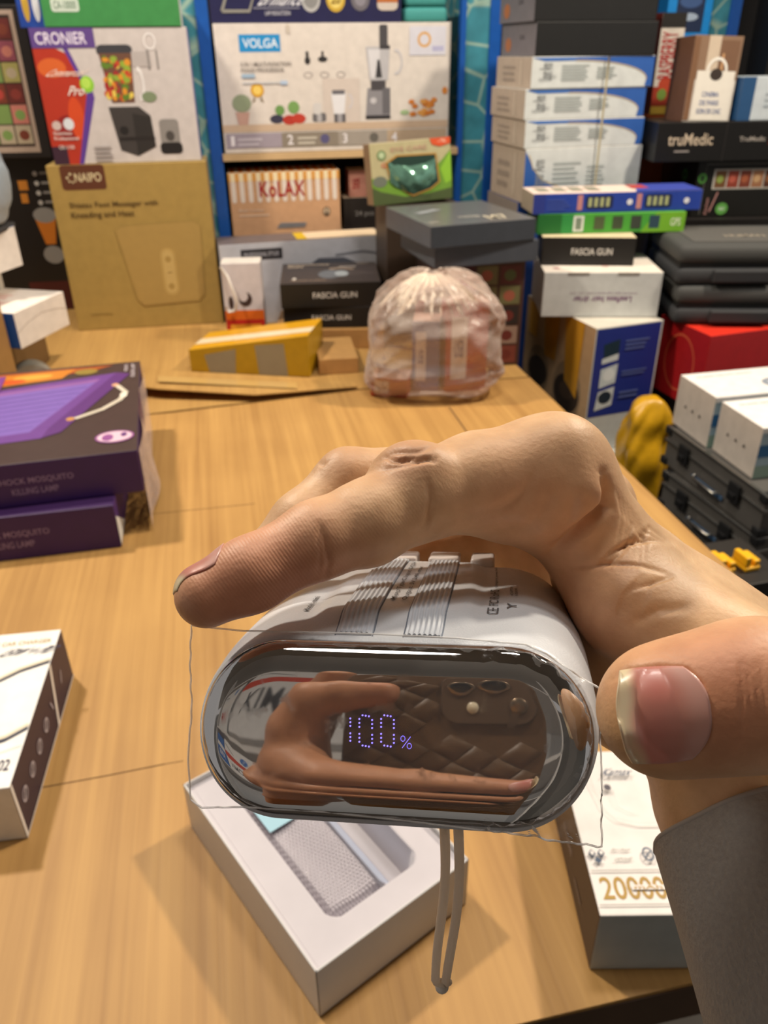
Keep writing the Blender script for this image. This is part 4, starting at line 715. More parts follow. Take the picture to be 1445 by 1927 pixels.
def stad(L, r, n):
    """n points round a flattened stadium, clockwise from the right end"""
    tot = 4 * L + 2 * math.pi * r; o = []
    for k in range(n):
        s_ = (k + .5) / n * tot
        segs = [(math.pi * r / 2, 'a', 0), (2 * L, 'l', -1), (math.pi * r, 'a', 90), (2 * L, 'l', 1), (math.pi * r / 2, 'a', 270)]
        for ln, ty, q in segs:
            if s_ <= ln or q == 270:
                if ty == 'a':
                    cxx = L if q != 90 else -L; an = math.radians(q) + s_ / r; o.append((cxx + r * math.cos(an), r * math.sin(an)))
                elif q == -1: o.append((L - s_, r))
                else: o.append((-L + s_, -r))
                break
            s_ -= ln
    return np.array(o)
RB = 17.4; fc = fc - ex0 * .35; HALF += .95; pA = fc + n_away * 3.4; LB = HALF - RB + .3
def prof(t):
    x = [0, .03, .12, .5, .8, .9, .95, .98, 1.0]; y = [.985, 1.0, 1.012, 1.01, .985, .965, .93, .88, .80]
    return np.interp(t, x, y)
def frame(t):
    k = min(1, t / .35); k = k * k * (3 - 2 * k)
    a = nrm(ex0 * (1 - k) + ex1 * k); b = nrm(ey0 * (1 - k) + ey1 * k); return pA + axd * LEN * t, a, b
sm = lambda a, b, x: np.clip((x - a) / (b - a), 0, 1) ** 2 * (3 - 2 * np.clip((x - a) / (b - a), 0, 1))
def plateau(a, t):  # raised middle of the upper face
    return 1.1 * sm(-19, -15, a) * (1 - sm(12.5, 16, a)) * sm(.04, .2, t)
def body_pt(a, b, t):
    c, x, y = frame(t); s_ = prof(t); up = (b < 0) and abs(a) < LB + 2
    p = c + x * a * s_ + y * b * s_
    if b < -RB * .6: p = p - y * plateau(a, t)
    return p
WHP = mat('#d6dae0', .27, noise=.01, name='white_plastic', bump=.12, scale=2200)
ts = list(np.linspace(0, .9, 46)) + [.92, .94, .955, .97, .98, .99, 1.0]
st = stad(LB, RB, 180); V = []; n = len(st)
for t in ts: V += [body_pt(a, b, t) for a, b in st]
c1 = pA + axd * (LEN + 1.2)
for s_ in (.7, .45, .2): V += [c1 + ex1 * a * s_ * .8 / .8 * 1 + ey1 * b * s_ for a, b in st]
m_ = len(ts) + 3
Fc = [(j * n + k, j * n + (k + 1) % n, (j + 1) * n + (k + 1) % n, (j + 1) * n + k) for j in range(m_ - 1) for k in range(n)] + [tuple(range((m_ - 1) * n, m_ * n)), tuple(range(n))[::-1]]
PB = mesh_obj('power_bank', CW(np.array(V)), Fc, WHP, smooth=True)
tag(PB, 'glossy white power bank with a mirrored oval display reading 100 percent, gripped in the hand', 'power bank')
# mirrored face: dome with a rolled edge and a flat middle
V = []; RF = RB - .9; st2 = stad(LB, RF, 200); n = len(st2)
ins = [(0, -.5), (0, 0), (.15, .6), (.5, 1.3), (1.1, 2.0), (1.9, 2.55), (2.9, 2.95), (4.0, 3.2), (5.2, 3.33), (6.6, 3.39), (8.5, 3.4), (11, 3.4), (13.5, 3.4), (RF - .4, 3.4)]
for e_, h_ in ins:
    k = (RF - e_) / RF
    for a, b in st2:
        aa = np.clip(a, -LB, LB); V.append(pA + ex0 * (aa + (a - aa) * k) + ey0 * b * k - n_away * h_)
m_ = len(ins)
Fc = [(j * n + k, j * n + (k + 1) % n, (j + 1) * n + (k + 1) % n, (j + 1) * n + k) for j in range(m_ - 1) for k in range(n)] + [tuple(range((m_ - 1) * n, m_ * n))]
MIR = bpy.data.materials.new('mirrored_display'); MIR.use_nodes = True; b_ = MIR.node_tree.nodes['Principled BSDF']
b_.inputs['Metallic'].default_value = 1; b_.inputs['Roughness'].default_value = .025; b_.inputs['Base Color'].default_value = (.62, .60, .60, 1)
nt = MIR.node_tree; tc = nt.nodes.new('ShaderNodeTexCoord'); nz = nt.nodes.new('ShaderNodeTexNoise'); nz.inputs['Scale'].default_value = 260; nz.inputs['Detail'].default_value = 6
mr = nt.nodes.new('ShaderNodeMapRange'); mr.inputs['From Min'].default_value = .56; mr.inputs['From Max'].default_value = .8; mr.inputs['To Min'].default_value = .02; mr.inputs['To Max'].default_value = .2
nt.links.new(tc.outputs['Object'], nz.inputs['Vector']); nt.links.new(nz.outputs['Fac'], mr.inputs['Value']); nt.links.new(mr.outputs[0], b_.inputs['Roughness'])
disp = mesh_obj('mirror_display', CW(np.array(V)), Fc, MIR, PB, smooth=True); disp['label'] = 'mirrored oval display face'
# lit digits
dots = []
def seg(u0_, v0_, u1_, v1_, k): dots.extend((u0_ + (u1_ - u0_) * i / (k - 1), v0_ + (v1_ - v0_) * i / (k - 1)) for i in range(k))
for v0_, v1_ in ((1352, 1366), (1380, 1394)): seg(659, v0_, 659, v1_, 3)
for x_ in (676, 717):
    w_ = 24
    for v0_, v1_ in ((1353, 1368), (1381, 1396)): seg(x_, v0_, x_, v1_, 3); seg(x_ + w_, v0_ + 2, x_ + w_, v1_ + 2, 3)
    seg(x_ + 6, 1346, x_ + 18, 1348, 3); seg(x_ + 6, 1403, x_ + 18, 1405, 3)
V = []; Fc = []
def disc(c_, r_, q=10):
    o = len(V); V.extend([c_ + ex0 * r_ * math.cos(2 * math.pi * k / q) + ey0 * r_ * math.sin(2 * math.pi * k / q) for k in range(q)]); Fc.append(tuple(range(o, o + q)))
for u_, v_ in dots: disc(onp(u_, v_, -.12), .17)
for cu, cv in ((758, 1390), (770, 1404)):
    for k in range(14): disc(onp(cu + 4 * math.cos(k * .45), cv + 5 * math.sin(k * .45), -.12), .07, 6)
for k in range(20): disc(onp(757 + 15 * k / 19, 1407 - 20 * k / 19, -.12), .06, 6)
LED = mat('#8272ff', .5, noise=0, emit=2.2, name='lilac_led'); mesh_obj('lit_digits', CW(np.array(V)), Fc, LED, PB)['label'] = 'lilac dotted digits reading 100%'
# ribbed bands across the top
def top_pt(a, t, h):
    c, x, y = frame(t); s_ = prof(t); return c + x * a * s_ + y * (-RB * s_ - h) - y * plateau(a, t)
RIB = mat('#cdd4de', .35, noise=.01, name='ribbed_plastic')
for a0_ in (-8.3, 5.3):
    V = []; na = 73; tt_ = np.linspace(.012, .93, 40)
    for t in tt_:
        for i in range(na):
            q = i / (na - 1); a = a0_ + (q - .5) * 7.2 - .5 * t
            h = .45 + (.32 * (.5 + .5 * math.cos(q * 2 * math.pi * 7)) if .06 < q < .94 else .1)
            if i in (0, na - 1): h = -.3
            V.append(top_pt(a, t, h))
    Fc = [(j * na + i, j * na + i + 1, (j + 1) * na + i + 1, (j + 1) * na + i) for j in range(len(tt_) - 1) for i in range(na - 1)]
    Fc += [tuple(range(na)), tuple(range((len(tt_) - 1) * na, len(tt_) * na))]
    mesh_obj('ribbed_band', CW(np.array(V)), Fc, RIB, PB, smooth=True)
    for e_ in (-3.75, 3.75):
        tube('groove', [CW(top_pt(a0_ + e_ - .5 * t, t, .02))for t in np.linspace(.01, .93, 24)], .00014, mat('#7d8694', .6), PB, n=6)
# printed lettering on the white top
INK = mat('#5a5c60', .6, noise=0)
def top_text(s_, a0_, t0_, a1_, t1_):
    """letters run from the display backwards"""
    tv, tf = text_mesh(s_); return [top_pt(a0_ + (1 - y) * (a1_ - a0_), t0_ + x * (t1_ - t0_), .25) for x, y in tv], tf
V = []; Fc = []
for a in (('Micro/Type-C Input: DC5V', -3.6, .34, -2.2, .88), ('Output: 5V 2.4A max', -1.2, .34, .2, .8), ('Model: mini', -21, .22, -19.7, .4), ('CE', 16.8, .26, 19.2, .34), ('FC RoHS', 17.0, .37, 19.0, .55), ('Category: power bank', 17.9, .58, 18.7, .9), ('Y', 20.8, .34, 22.8, .40), ('ADAPTER', 21.4, .48, 22.0, .60), ('10000', 22.4, .48, 23.0, .58)):
    tv, tf = top_text(*a); o_ = len(V); V += tv; Fc += [tuple(o_ + q for q in f) for f in tf]
mesh_obj('printed_text', CW(np.array(V)), Fc, INK, PB)
# plug ends at the back
for a0_, a1_ in ((-13, -3), (0, 8), (11, 17)):
    V = []; c, x, y = frame(.93)
    bm = bmesh.new(); rbox(bm, a0_, -RB * .97 - 1.6, 0, a1_, -RB * .97 + 4, 8, .9, 3)
    for v in bm.verts:
        v.co = Vector(CW(c + x * v.co.x + y * v.co.y + axd * v.co.z))
    bm_obj('cable_plug', bm, mat('#cfc8c6', .35), PB, smooth=True)
# wrist strap: loop hanging from the lower edge
g = np.array([0, 0, -1.])
s0 = CW(onp(836, 1550, 9)); s1 = CW(onp(862, 1551, 9)); pts = []
Ls = .052
for k in range(14): q = k / 13; pts.append(s0 + g * Ls * q + rt * (.0006 * math.sin(q * 5)))
e0 = pts[-1]; e1 = s1 + g * Ls - rt * .0002
mid = (e0 + e1) / 2
for k in range(1, 6): a = math.pi * k / 6; pts.append(mid + (e0 - mid) * math.cos(a) + g * .0012 * math.sin(a))
for k in range(13, -1, -1): q = k / 13; pts.append(s1 + g * Ls * q + rt * (.0009 * math.sin(q * 4) - .0002 * q))
tube('wrist_strap', pts, .001, translucent('strap_cord', '#fbf6ee'), PB, n=10)['label'] = 'thin translucent white wrist cord loop'
bm = bmesh.new(); bmesh.ops.create_uvsphere(bm, u_segments=12, v_segments=8, radius=.0016)
for v in bm.verts: v.co += Vector(mid + g * .0024)
bm_obj('cord_stop', bm, mat('#e5dfd6', .3), PB, smooth=True)
# clear protective film stuck over the display, larger than it
FILM = film_mat('clear_film', '#ffffff', .955, .06, 0, 170, 1.22)
out_px = [(352, 1176), (349, 1260), (352, 1340), (345, 1430), (349, 1508), (372, 1524), (450, 1522), (600, 1530), (760, 1548), (900, 1566), (960, 1572), (1010, 1580), (1060, 1590), (1135, 1598), (1136, 1500), (1133, 1400), (1131, 1296), (1085, 1268), (1030, 1230), (990, 1212), (860, 1200), (700, 1192), (560, 1188), (450, 1186)]
cen = onp(745, 1376, -.35); V = []; NP = len(out_px); NR = 26; DS = 8
dense = []
for i in range(NP):
    for q in range(DS):
        f_ = q / DS; a, b = out_px[i], out_px[(i + 1) % NP]; dense.append((a[0] + (b[0] - a[0]) * f_, a[1] + (b[1] - a[1]) * f_))
nd = len(dense)
for j in range(NR + 1):
    q = (j / NR) ** .6
    for u_, v_ in dense:
        p = cen + (onp(u_, v_, -.35) - cen) * q
        d_ = p - pA; a = abs(d_ @ ex0); b = abs(d_ @ ey0); ex_ = max(a - LB, 0); rad = math.hypot(ex_, b)      # distance outside the flat middle
        sag = 3.2 * sm(RF - 6, RF + 1.5, rad)
        wr = (.35 * math.sin(p[0] * 1.1 + p[1] * .5) * math.cos(p[1] * .9 - p[0] * .3) + .2 * math.sin(p[0] * 2.3 - p[1] * 1.7)) * sm(RF - 4, RF + 2, rad) * (2.6 if p[0] > 18 else .8)
        V.append(p + n_away * (sag * .75 + wr))
Fc = [(j * nd + k, j * nd + (k + 1) % nd, (j + 1) * nd + (k + 1) % nd, (j + 1) * nd + k) for j in range(9, NR) for k in range(nd)] + [tuple(9 * nd + k for k in range(nd))[::-1]]
film = mesh_obj('protective_film', CW(np.array(V)), Fc, FILM, PB, smooth=True); film['label'] = 'clear crinkled plastic film over the display'
tube('film_edge_highlight', CW(np.array(V[NR * nd:(NR + 1) * nd])), .00018, film_mat('film_edge_highlight', '#ffffff', .6, .15, 0), film, n=6, closed=True)  # whitish tube round the film rim, added to paint in its edge highlight

# ================================================================== hand (signed distance field -> surface)
def cap(P, a, b, ra, rb):
    ab = b - a; t = np.clip(((P - a) @ ab) / (ab @ ab), 0, 1); return np.linalg.norm(P - a - t[..., None] * ab, axis=-1) - (ra + (rb - ra) * t)
def smin(a, b, k):
    h = np.clip(.5 + .5 * (b - a) / k, 0, 1); return b + (a - b) * h - k * h * (1 - h)
def ell(P, c, ax, r):
    d = np.stack([((P - c) @ a) / q for a, q in zip(ax, r)], -1); L = np.linalg.norm(d, axis=-1); return (L - 1) * min(r)
def chain(P, pts, k=4):
    d = None
    for (a, ra), (b, rb) in zip(pts[:-1], pts[1:]):
        e_ = cap(P, a, b, ra, rb); d = e_ if d is None else smin(d, e_, k)
    return d
I_ = [(K(1038, 894, 182), 12.4), (K(900, 908, 177), 10.9), (K(785, 934, 171), 9.4), (K(690, 985, 166), 8.6), (K(600, 1015, 162), 7.7), (K(470, 1082, 157), 7.1), (K(390, 1121, 155), 6.3)]
M_ = [(K(1042, 893, 200), 12), (K(870, 905, 200), 9.5), (K(655, 905, 192), 7.6), (K(570, 985, 186), 7.2), (K(500, 1060, 182), 6.6)]
R_ = [(K(1060, 915, 220), 11), (K(930, 925, 224), 9), (K(770, 950, 220), 8), (K(690, 1010, 219), 7.2), (K(640, 1050, 226), 6.4)]
Y_ = [(K(1110, 955, 238), 12), (K(980, 992, 240), 9), (K(880, 1008, 238), 8.4), (K(790, 1030, 240), 7.5), (K(740, 1060, 243), 6.6)]
T_ = [(K(1620, 1460, 170), 17), (K(1545, 1330, 142), 13.0), (K(1440, 1302, 130), 11.2), (K(1390, 1310, 129), 11.0), (K(1310, 1326, 130), 10.2), (K(1250, 1338, 131), 9.3)]
def sdf(P):
    P = P.astype(np.float32) if P.dtype == np.float32 else P
    wr = K(1512, 1462, 187); ul = K(1500, 1450, 212); heel = K(1375, 1290, 190); ctr = K(1196, 1095, 197)
    m1 = K(1134, 1030, 187); m2 = K(1290, 1195, 187)
    pal = smin(cap(P, I_[0][0], m1, 12, 10.5), cap(P, m1, m2, 10.5, 15), 4)
    pal = smin(pal, cap(P, m2, wr, 15, 18.5), 5)
    n1 = K(1142, 1042, 202); n2 = K(1300, 1235, 202)
    pal = smin(pal, smin(cap(P, M_[0][0], n1, 11.5, 10.5), cap(P, n1, n2, 10.5, 14.5), 4), 5)
    q1 = K(1150, 1080, 218); q2 = K(1330, 1290, 210)
    pal = smin(pal, smin(cap(P, R_[0][0], q1, 11.5, 9.5), cap(P, q1, q2, 9.5, 14), 3), 5)
    y1 = K(1180, 1120, 233)
    pal = smin(pal, smin(cap(P, Y_[0][0], y1, 11, 9.5), cap(P, y1, ul, 9.5, 17), 3), 5)
    pal = smin(pal, cap(P, ctr, heel, 12.5, 18), 8)
    pal = smin(pal, cap(P, heel, K(1436, 1490, 190), 18, 22), 10)
    pal = smin(pal, cap(P, wr, K(1640, 1800, 180), 21, 24), 12)
    pal = smin(pal, cap(P, K(1436, 1490, 190), K(1600, 1850, 172), 22, 23), 12)
    pal = smin(pal, cap(P, ul, K(1680, 1900, 190), 17, 23), 12)
    pal = smin(pal, cap(P, K(1070, 960, 190), K(1165, 1095, 188), 10, 11), 5)
    pal = smin(pal, cap(P, K(1135, 1080, 202), K(1205, 1290, 200), 11.5, 17), 7)
    pal = smin(pal, cap(P, K(1000, 1030, 232), K(1095, 1130, 222), 12.5, 13), 6)
    web = cap(P, K(1180, 1140, 178), K(1560, 1345, 158), 10.5, 13)
    pal = smin(pal, web, 9)
    f = smin(chain(P, I_, 3), cap(P, K(960, 960, 181), K(1040, 960, 184), 7.0, 9.5), 7)
    i = smin(f, ell(P, K(768, 900, 171), np.stack([nrm(I_[1][0] - I_[3][0]), nrm(K(740, 860, 171) - K(790, 1000, 171)), nrm(K(768, 900, 190) - K(768, 900, 171))]), (7, 7.6, 7.5)), 4)
    o = smin(i, pal, 9)
    o = smin(o, smin(chain(P, M_, 3), pal, 9), 1.2)
    o = smin(o, smin(chain(P, R_, 3), pal, 8), 1.2)
    o = smin(o, smin(chain(P, Y_, 3), pal, 8), 1.2)
    th = chain(P, T_, 4)
    th = smin(th, ell(P, K(1240, 1336, 132), np.eye(3), (9.6, 10.0, 9.0)), 4)
    o = smin(o, smin(th, smin(pal, 99 + 0 * pal, 1), 10 if False else 5), 2.0)
    return o
def surface_nets(fn, lo, hi, h):
    n = [int((b - a) / h) + 2 for a, b in zip(lo, hi)]
    g = [lo[i] + h * np.arange(n[i]) for i in range(3)]
    f = np.empty(n, np.float32)
    for i in range(n[0]):
        Y, Z = np.meshgrid(g[1], g[2], indexing='ij'); f[i] = fn(np.stack([np.full_like(Y, g[0][i]), Y, Z], -1))
    s_ = f < 0; cs = [(a, b, c) for a in (0, 1) for b in (0, 1) for c in (0, 1)]
    sl = lambda A, o: A[o[0]:A.shape[0] - 1 + o[0], o[1]:A.shape[1] - 1 + o[1], o[2]:A.shape[2] - 1 + o[2]]
    cnt = sum(sl(s_, c).astype(np.int8) for c in cs); act = (cnt > 0) & (cnt < 8)
    idx = np.argwhere(act); vid = -np.ones(act.shape, np.int64); vid[act] = np.arange(len(idx))
    pos = np.zeros((len(idx), 3)); num = np.zeros(len(idx))
    for c in cs:
        for ax in range(3):
            if c[ax]: continue
            c2 = list(c); c2[ax] = 1
            fa = f[tuple((idx + c).T)]; fb = f[tuple((idx + c2).T)]; m = (fa < 0) != (fb < 0); t = fa[m] / (fa[m] - fb[m])
            p = np.tile(np.array(c, float), (m.sum(), 1)); p[:, ax] = t; pos[m] += p; num[m] += 1
    pos = (idx + pos / num[:, None]) * h + np.array(lo)
    quads = []
    for ax in range(3):
        o = [0, 0, 0]; o[ax] = 1
        A = s_[:s_.shape[0] - o[0], :s_.shape[1] - o[1], :s_.shape[2] - o[2]]; B = s_[o[0]:, o[1]:, o[2]:]
        e = np.argwhere(A != B); b_, c_ = [(1, 2), (2, 0), (0, 1)][ax]
        e = e[(e[:, b_] > 0) & (e[:, c_] > 0) & (e[:, b_] < n[b_] - 1) & (e[:, c_] < n[c_] - 1)]
        db = np.zeros(3, int); db[b_] = 1; dc = np.zeros(3, int); dc[c_] = 1
        q = np.stack([vid[tuple((e - db - dc).T)], vid[tuple((e - dc).T)], vid[tuple(e.T)], vid[tuple((e - db).T)]], -1)
        fl_ = A[tuple(e.T)]; q[~fl_] = q[~fl_][:, ::-1]; quads.append(q)
    q = np.concatenate(quads); return pos, q[(q >= 0).all(1)]
hv, hq = surface_nets(sdf, (-52, -24, 112), (165, 182, 262), .95)
def project_sdf(fn, V, it=3, e=.25):
    V = V.copy()
    for _ in range(it):
        d = fn(V); g_ = np.stack([fn(V + np.eye(3)[k] * e) - fn(V - np.eye(3)[k] * e) for k in range(3)], -1) / (2 * e)
        gl = np.maximum(np.linalg.norm(g_, axis=1), .2); V -= (np.clip(d, -1, 1) / gl ** 2)[:, None] * g_ * .8
    return V, g_ / np.linalg.norm(g_, axis=1)[:, None]
def subdiv(V, Q):
    """one round of linear quad subdivision"""
    nV = len(V); E_ = np.concatenate([np.sort(np.stack([Q[:, i], Q[:, (i + 1) % 4]], -1), 1) for i in range(4)])
    U, inv = np.unique(E_[:, 0] * nV + E_[:, 1], return_inverse=True); inv = inv.reshape(4, -1).T + nV
    mid_ = (V[U // nV] + V[U % nV]) / 2; cen_ = V[Q].mean(1); cid = nV + len(U) + np.arange(len(Q))
    NQ = np.concatenate([np.stack([Q[:, i], inv[:, i], cid, inv[:, (i - 1) % 4]], -1) for i in range(4)])
    return np.concatenate([V, mid_, cen_]), NQ
hv, hq = subdiv(hv, hq); hv, hn = project_sdf(sdf, hv, 3)
uvp = np.stack([hv[:, 0] / hv[:, 2] * F + 722.5, hv[:, 1] / hv[:, 2] * F + 963.5], -1)
facing = np.clip(-(hn * (hv / np.linalg.norm(hv, axis=1)[:, None])).sum(1) * 3, 0, 1)
def pdist(poly_):
    """distance in picture units and position along a stroke drawn on the skin"""
    d = np.full(len(uvp), 1e9); tt_ = np.zeros(len(uvp)); N_ = len(poly_) - 1
    for i in range(N_):
        a, b = np.array(poly_[i], float), np.array(poly_[i + 1], float); ab = b - a; t = np.clip(((uvp - a) @ ab) / (ab @ ab), 0, 1)
        q = np.linalg.norm(uvp - a - t[:, None] * ab, axis=1); m = q < d; d[m] = q[m]; tt_[m] = (i + t[m]) / N_
    return d, tt_
disp_ = np.zeros(len(hv))
def crease(poly_, depth, w_, z0=0, z1=999):
    d, t = pdist(poly_); global disp_
    w_ = max(w_ * 1.15, 3.6); disp_ -= 1.45 * depth * np.exp(-(d / w_) ** 2) * (np.sin(np.pi * np.clip(t, .02, .98)) ** .5) * facing * ((hv[:, 2] > z0) & (hv[:, 2] < z1))
def bulge(u_, v_, ru_, rv_, h_, z0=0, z1=999):
    global disp_
    disp_ += h_ * np.exp(-((uvp[:, 0] - u_) / ru_) ** 2 - ((uvp[:, 1] - v_) / rv_) ** 2) * facing * ((hv[:, 2] > z0) & (hv[:, 2] < z1))
crease([(602, 985), (612, 1020), (620, 1060), (612, 1092)], .45, 5)
crease([(596, 995), (604, 1040), (600, 1080)], .2, 4)
crease([(806, 905), (812, 940), (806, 975), (797, 1000)], .55, 5)
crease([(1134, 890), (1143, 925), (1142, 952), (1125, 970), (1096, 994), (1062, 1020), (1036, 1038)], 2.3, 9)
bulge(1105, 925, 32, 34, 1.4, 0, 200)
crease([(1040, 925), (1020, 965), (985, 995), (930, 1000)], .5, 12); crease([(1005, 890), (985, 930), (930, 965), (870, 990)], .45, 10)
crease([(1080, 930), (1070, 985), (1030, 1020)], .4, 9)
for q in range(7): crease([(722 + 12 * q, 858 + 4 * math.sin(q)), (738 + 12 * q, 868), (752 + 11 * q, 866 + 3 * math.cos(q * 2)), (768 + 9 * q, 858)], .3, 3)
crease([(700, 872), (740, 852), (790, 850), (812, 840)], .3, 4); crease([(715, 885), (760, 876), (800, 868)], .25, 4)
for q in range(5): crease([(596 + 8 * q, 868), (612 + 8 * q, 880), (640 + 6 * q, 884)], .22, 3, 186)
crease([(1190, 985), (1178, 1030), (1150, 1058), (1110, 1068), (1075, 1066)], .45, 4)
crease([(1075, 1066), (1130, 1060), (1200, 1064), (1260, 1082)], .35, 4)
for q in range(9): crease([(1120 + 9 * q, 1066 + 2 * q), (1150 + 9 * q, 1040 - 6 * q), (1196 + 9 * q, 1010 + 2 * q)], .28, 3)
for q in range(7): crease([(1160 + 7 * q, 1160), (1176 + 8 * q, 1120 - 3 * q), (1210 + 10 * q, 1084)], .25, 3)
for q in range(6): crease([(1160 + 8 * q, 920 + 10 * q), (1172 + 9 * q, 970 + 10 * q), (1160 + 10 * q, 1030 + 6 * q)], .26, 3)
crease([(1190, 1172), (1240, 1148), (1300, 1142)], .5, 9, 140)
for q in range(4): crease([(1390 + 13 * q, 1240), (1398 + 13 * q, 1300), (1396 + 13 * q, 1380)], .22, 4, 0, 135)
crease([(1150, 1280), (1180, 1262), (1240, 1256), (1290, 1262), (1316, 1290), (1324, 1340), (1320, 1395), (1290, 1424), (1230, 1428), (1180, 1424)], .5, 5, 0, 135)
bulge(1180, 1110, 50, 40, 1.2); bulge(1010, 985, 45, 30, 1.5, 150, 190); bulge(1062, 800, 60, 40, .8)
hv = hv + hn * disp_[:, None]
hand_mat = bpy.data.materials.new('skin'); hand_mat.use_nodes = True; nt = hand_mat.node_tree; N = nt.nodes; L = nt.links; b_ = N['Principled BSDF']
b_.inputs['Roughness'].default_value = .5; b_.inputs['Subsurface Weight'].default_value = .12; b_.inputs['Subsurface Radius'].default_value = (1, .35, .2); b_.inputs['Subsurface Scale'].default_value = .0035
at = N.new('ShaderNodeAttribute'); at.attribute_name = 'tone'; L.new(at.outputs['Color'], b_.inputs['Base Color'])
tc = N.new('ShaderNodeTexCoord'); n1 = N.new('ShaderNodeTexNoise'); n1.inputs['Scale'].default_value = 900; n1.inputs['Detail'].default_value = 6; L.new(tc.outputs['Object'], n1.inputs['Vector'])
mxx = N.new('ShaderNodeMix'); mxx.data_type = 'RGBA'; mxx.blend_type = 'MULTIPLY'; mxx.inputs['Factor'].default_value = 1
n2 = N.new('ShaderNodeTexNoise'); n2.inputs['Scale'].default_value = 160; n2.inputs['Detail'].default_value = 5; L.new(tc.outputs['Object'], n2.inputs['Vector'])
rp = N.new('ShaderNodeValToRGB'); rp.color_ramp.elements[0].position = .3; rp.color_ramp.elements[1].position = .7; rp.color_ramp.elements[0].color = (.9, .84, .8, 1); rp.color_ramp.elements[1].color = (1.08, 1.06, 1.04, 1)
L.new(n2.outputs['Fac'], rp.inputs[0]); L.new(at.outputs['Color'], mxx.inputs[6]); L.new(rp.outputs[0], mxx.inputs[7]); L.new(mxx.outputs[2], b_.inputs['Base Color'])
# finger print ridges, driven by the coordinate stored per vertex
ra_ = N.new('ShaderNodeAttribute'); ra_.attribute_name = 'ridge'; sp = N.new('ShaderNodeSeparateColor'); L.new(ra_.outputs['Color'], sp.inputs[0])
ms = N.new('ShaderNodeMath'); ms.operation = 'MULTIPLY'; ms.inputs[1].default_value = 2 * math.pi * 100; L.new(sp.outputs[0], ms.inputs[0])
sn = N.new('ShaderNodeMath'); sn.operation = 'SINE'; L.new(ms.outputs[0], sn.inputs[0])
mg = N.new('ShaderNodeMath'); mg.operation = 'MULTIPLY'; L.new(sn.outputs[0], mg.inputs[0]); L.new(sp.outputs[1], mg.inputs[1])
ma = N.new('ShaderNodeMath'); ma.operation = 'MULTIPLY_ADD'; ma.inputs[1].default_value = .6; L.new(n1.outputs['Fac'], ma.inputs[0]); 
mh = N.new('ShaderNodeMath'); mh.operation = 'MULTIPLY'; mh.inputs[1].default_value = .10; L.new(mg.outputs[0], mh.inputs[0]); L.new(mh.outputs[0], ma.inputs[2])
bp = N.new('ShaderNodeBump'); bp.inputs['Strength'].default_value = .8; bp.inputs['Distance'].default_value = .00022; L.new(ma.outputs[0], bp.inputs['Height']); L.new(bp.outputs[0], b_.inputs['Normal'])
def skin_mesh(name, V, Q, tone, ridge, parent=None):
    me = bpy.data.meshes.new(name); W_ = CW(V)
    me.vertices.add(len(V)); me.vertices.foreach_set('co', W_.astype(np.float32).ravel()); me.loops.add(len(Q) * 4); me.polygons.add(len(Q))
    me.loops.foreach_set('vertex_index', Q.astype(np.int32).ravel()); me.polygons.foreach_set('loop_start', np.arange(0, len(Q) * 4, 4, dtype=np.int32)); me.polygons.foreach_set('loop_total', np.full(len(Q), 4, dtype=np.int32))
    me.polygons.foreach_set('use_smooth', np.ones(len(Q), bool)); me.update(calc_edges=True); me.validate()
    for nm, A in (('tone', tone), ('ridge', ridge)):
        a = me.attributes.new(nm, 'FLOAT_COLOR', 'POINT'); a.data.foreach_set('color', np.concatenate([A, np.ones((len(V), 1))], 1).astype(np.float32).ravel())
    me.materials.append(hand_mat); o = bpy.data.objects.new(name, me); COL.objects.link(o)
    if parent: o.parent = parent
    return o
def tones(V, spots, base='#dab48b'):
    c = np.tile(np.array(lin(base)[:3]), (len(V), 1))
    for p, r_, col, k in spots:
        w_ = (k * np.exp(-(np.linalg.norm(V - p, axis=1) / r_) ** 2))[:, None]; c = c * (1 - w_) + np.array(lin(col)[:3]) * w_
    return c
spots = [(K(420, 1110, 155), 12, '#c47e66', .75), (K(530, 1090, 157), 13, '#cc876d', .7), (K(560, 1060, 160), 12, '#c08468', .4), (K(650, 1050, 160), 10, '#bf8466', .3), (K(760, 860, 165), 8, '#a86c4e', .55), (K(640, 860, 186), 7, '#b07a58', .4),
         (K(1080, 970, 172), 14, '#cb8e6c', .5), (K(1130, 1180, 175), 16, '#c9866a', .6), (K(1200, 1110, 172), 16, '#d09674', .4), (K(960, 930, 165), 12, '#d69c78', .4),
         (K(1200, 1240, 122), 13, '#cf8c62', .5), (K(1400, 1240, 118), 14, '#c98468', .6), (K(1370, 1370, 118), 12, '#b0684a', .5), (K(1300, 950, 170), 22, '#dab58a', .5), (K(1350, 1090, 170), 25, '#d6b68c', .6), (K(1170, 1390, 122), 6, '#c09a50', .5)]
tone = tones(hv, spots)
# ridge coordinate: arcs round the finger pad; strength fades away from it
dI = nrm(I_[-1][0] - I_[3][0]); rel = hv - K(470, 1090, 150)
al = rel @ dI; side = rel @ nrm(np.cross(dI, np.array([0, 0, 1.])))
rd = (al + .018 * side ** 2 + .25 * side) / 52.0 * .8
st_ = np.exp(-(np.linalg.norm(hv - K(520, 1090, 154), axis=1) / 15) ** 2) * facing
st2_ = .4 * np.exp(-(np.linalg.norm(hv - K(700, 960, 162), axis=1) / 15) ** 2) * facing
person_ridge = np.stack([rd, np.maximum(st_, st2_), 0 * rd], -1)

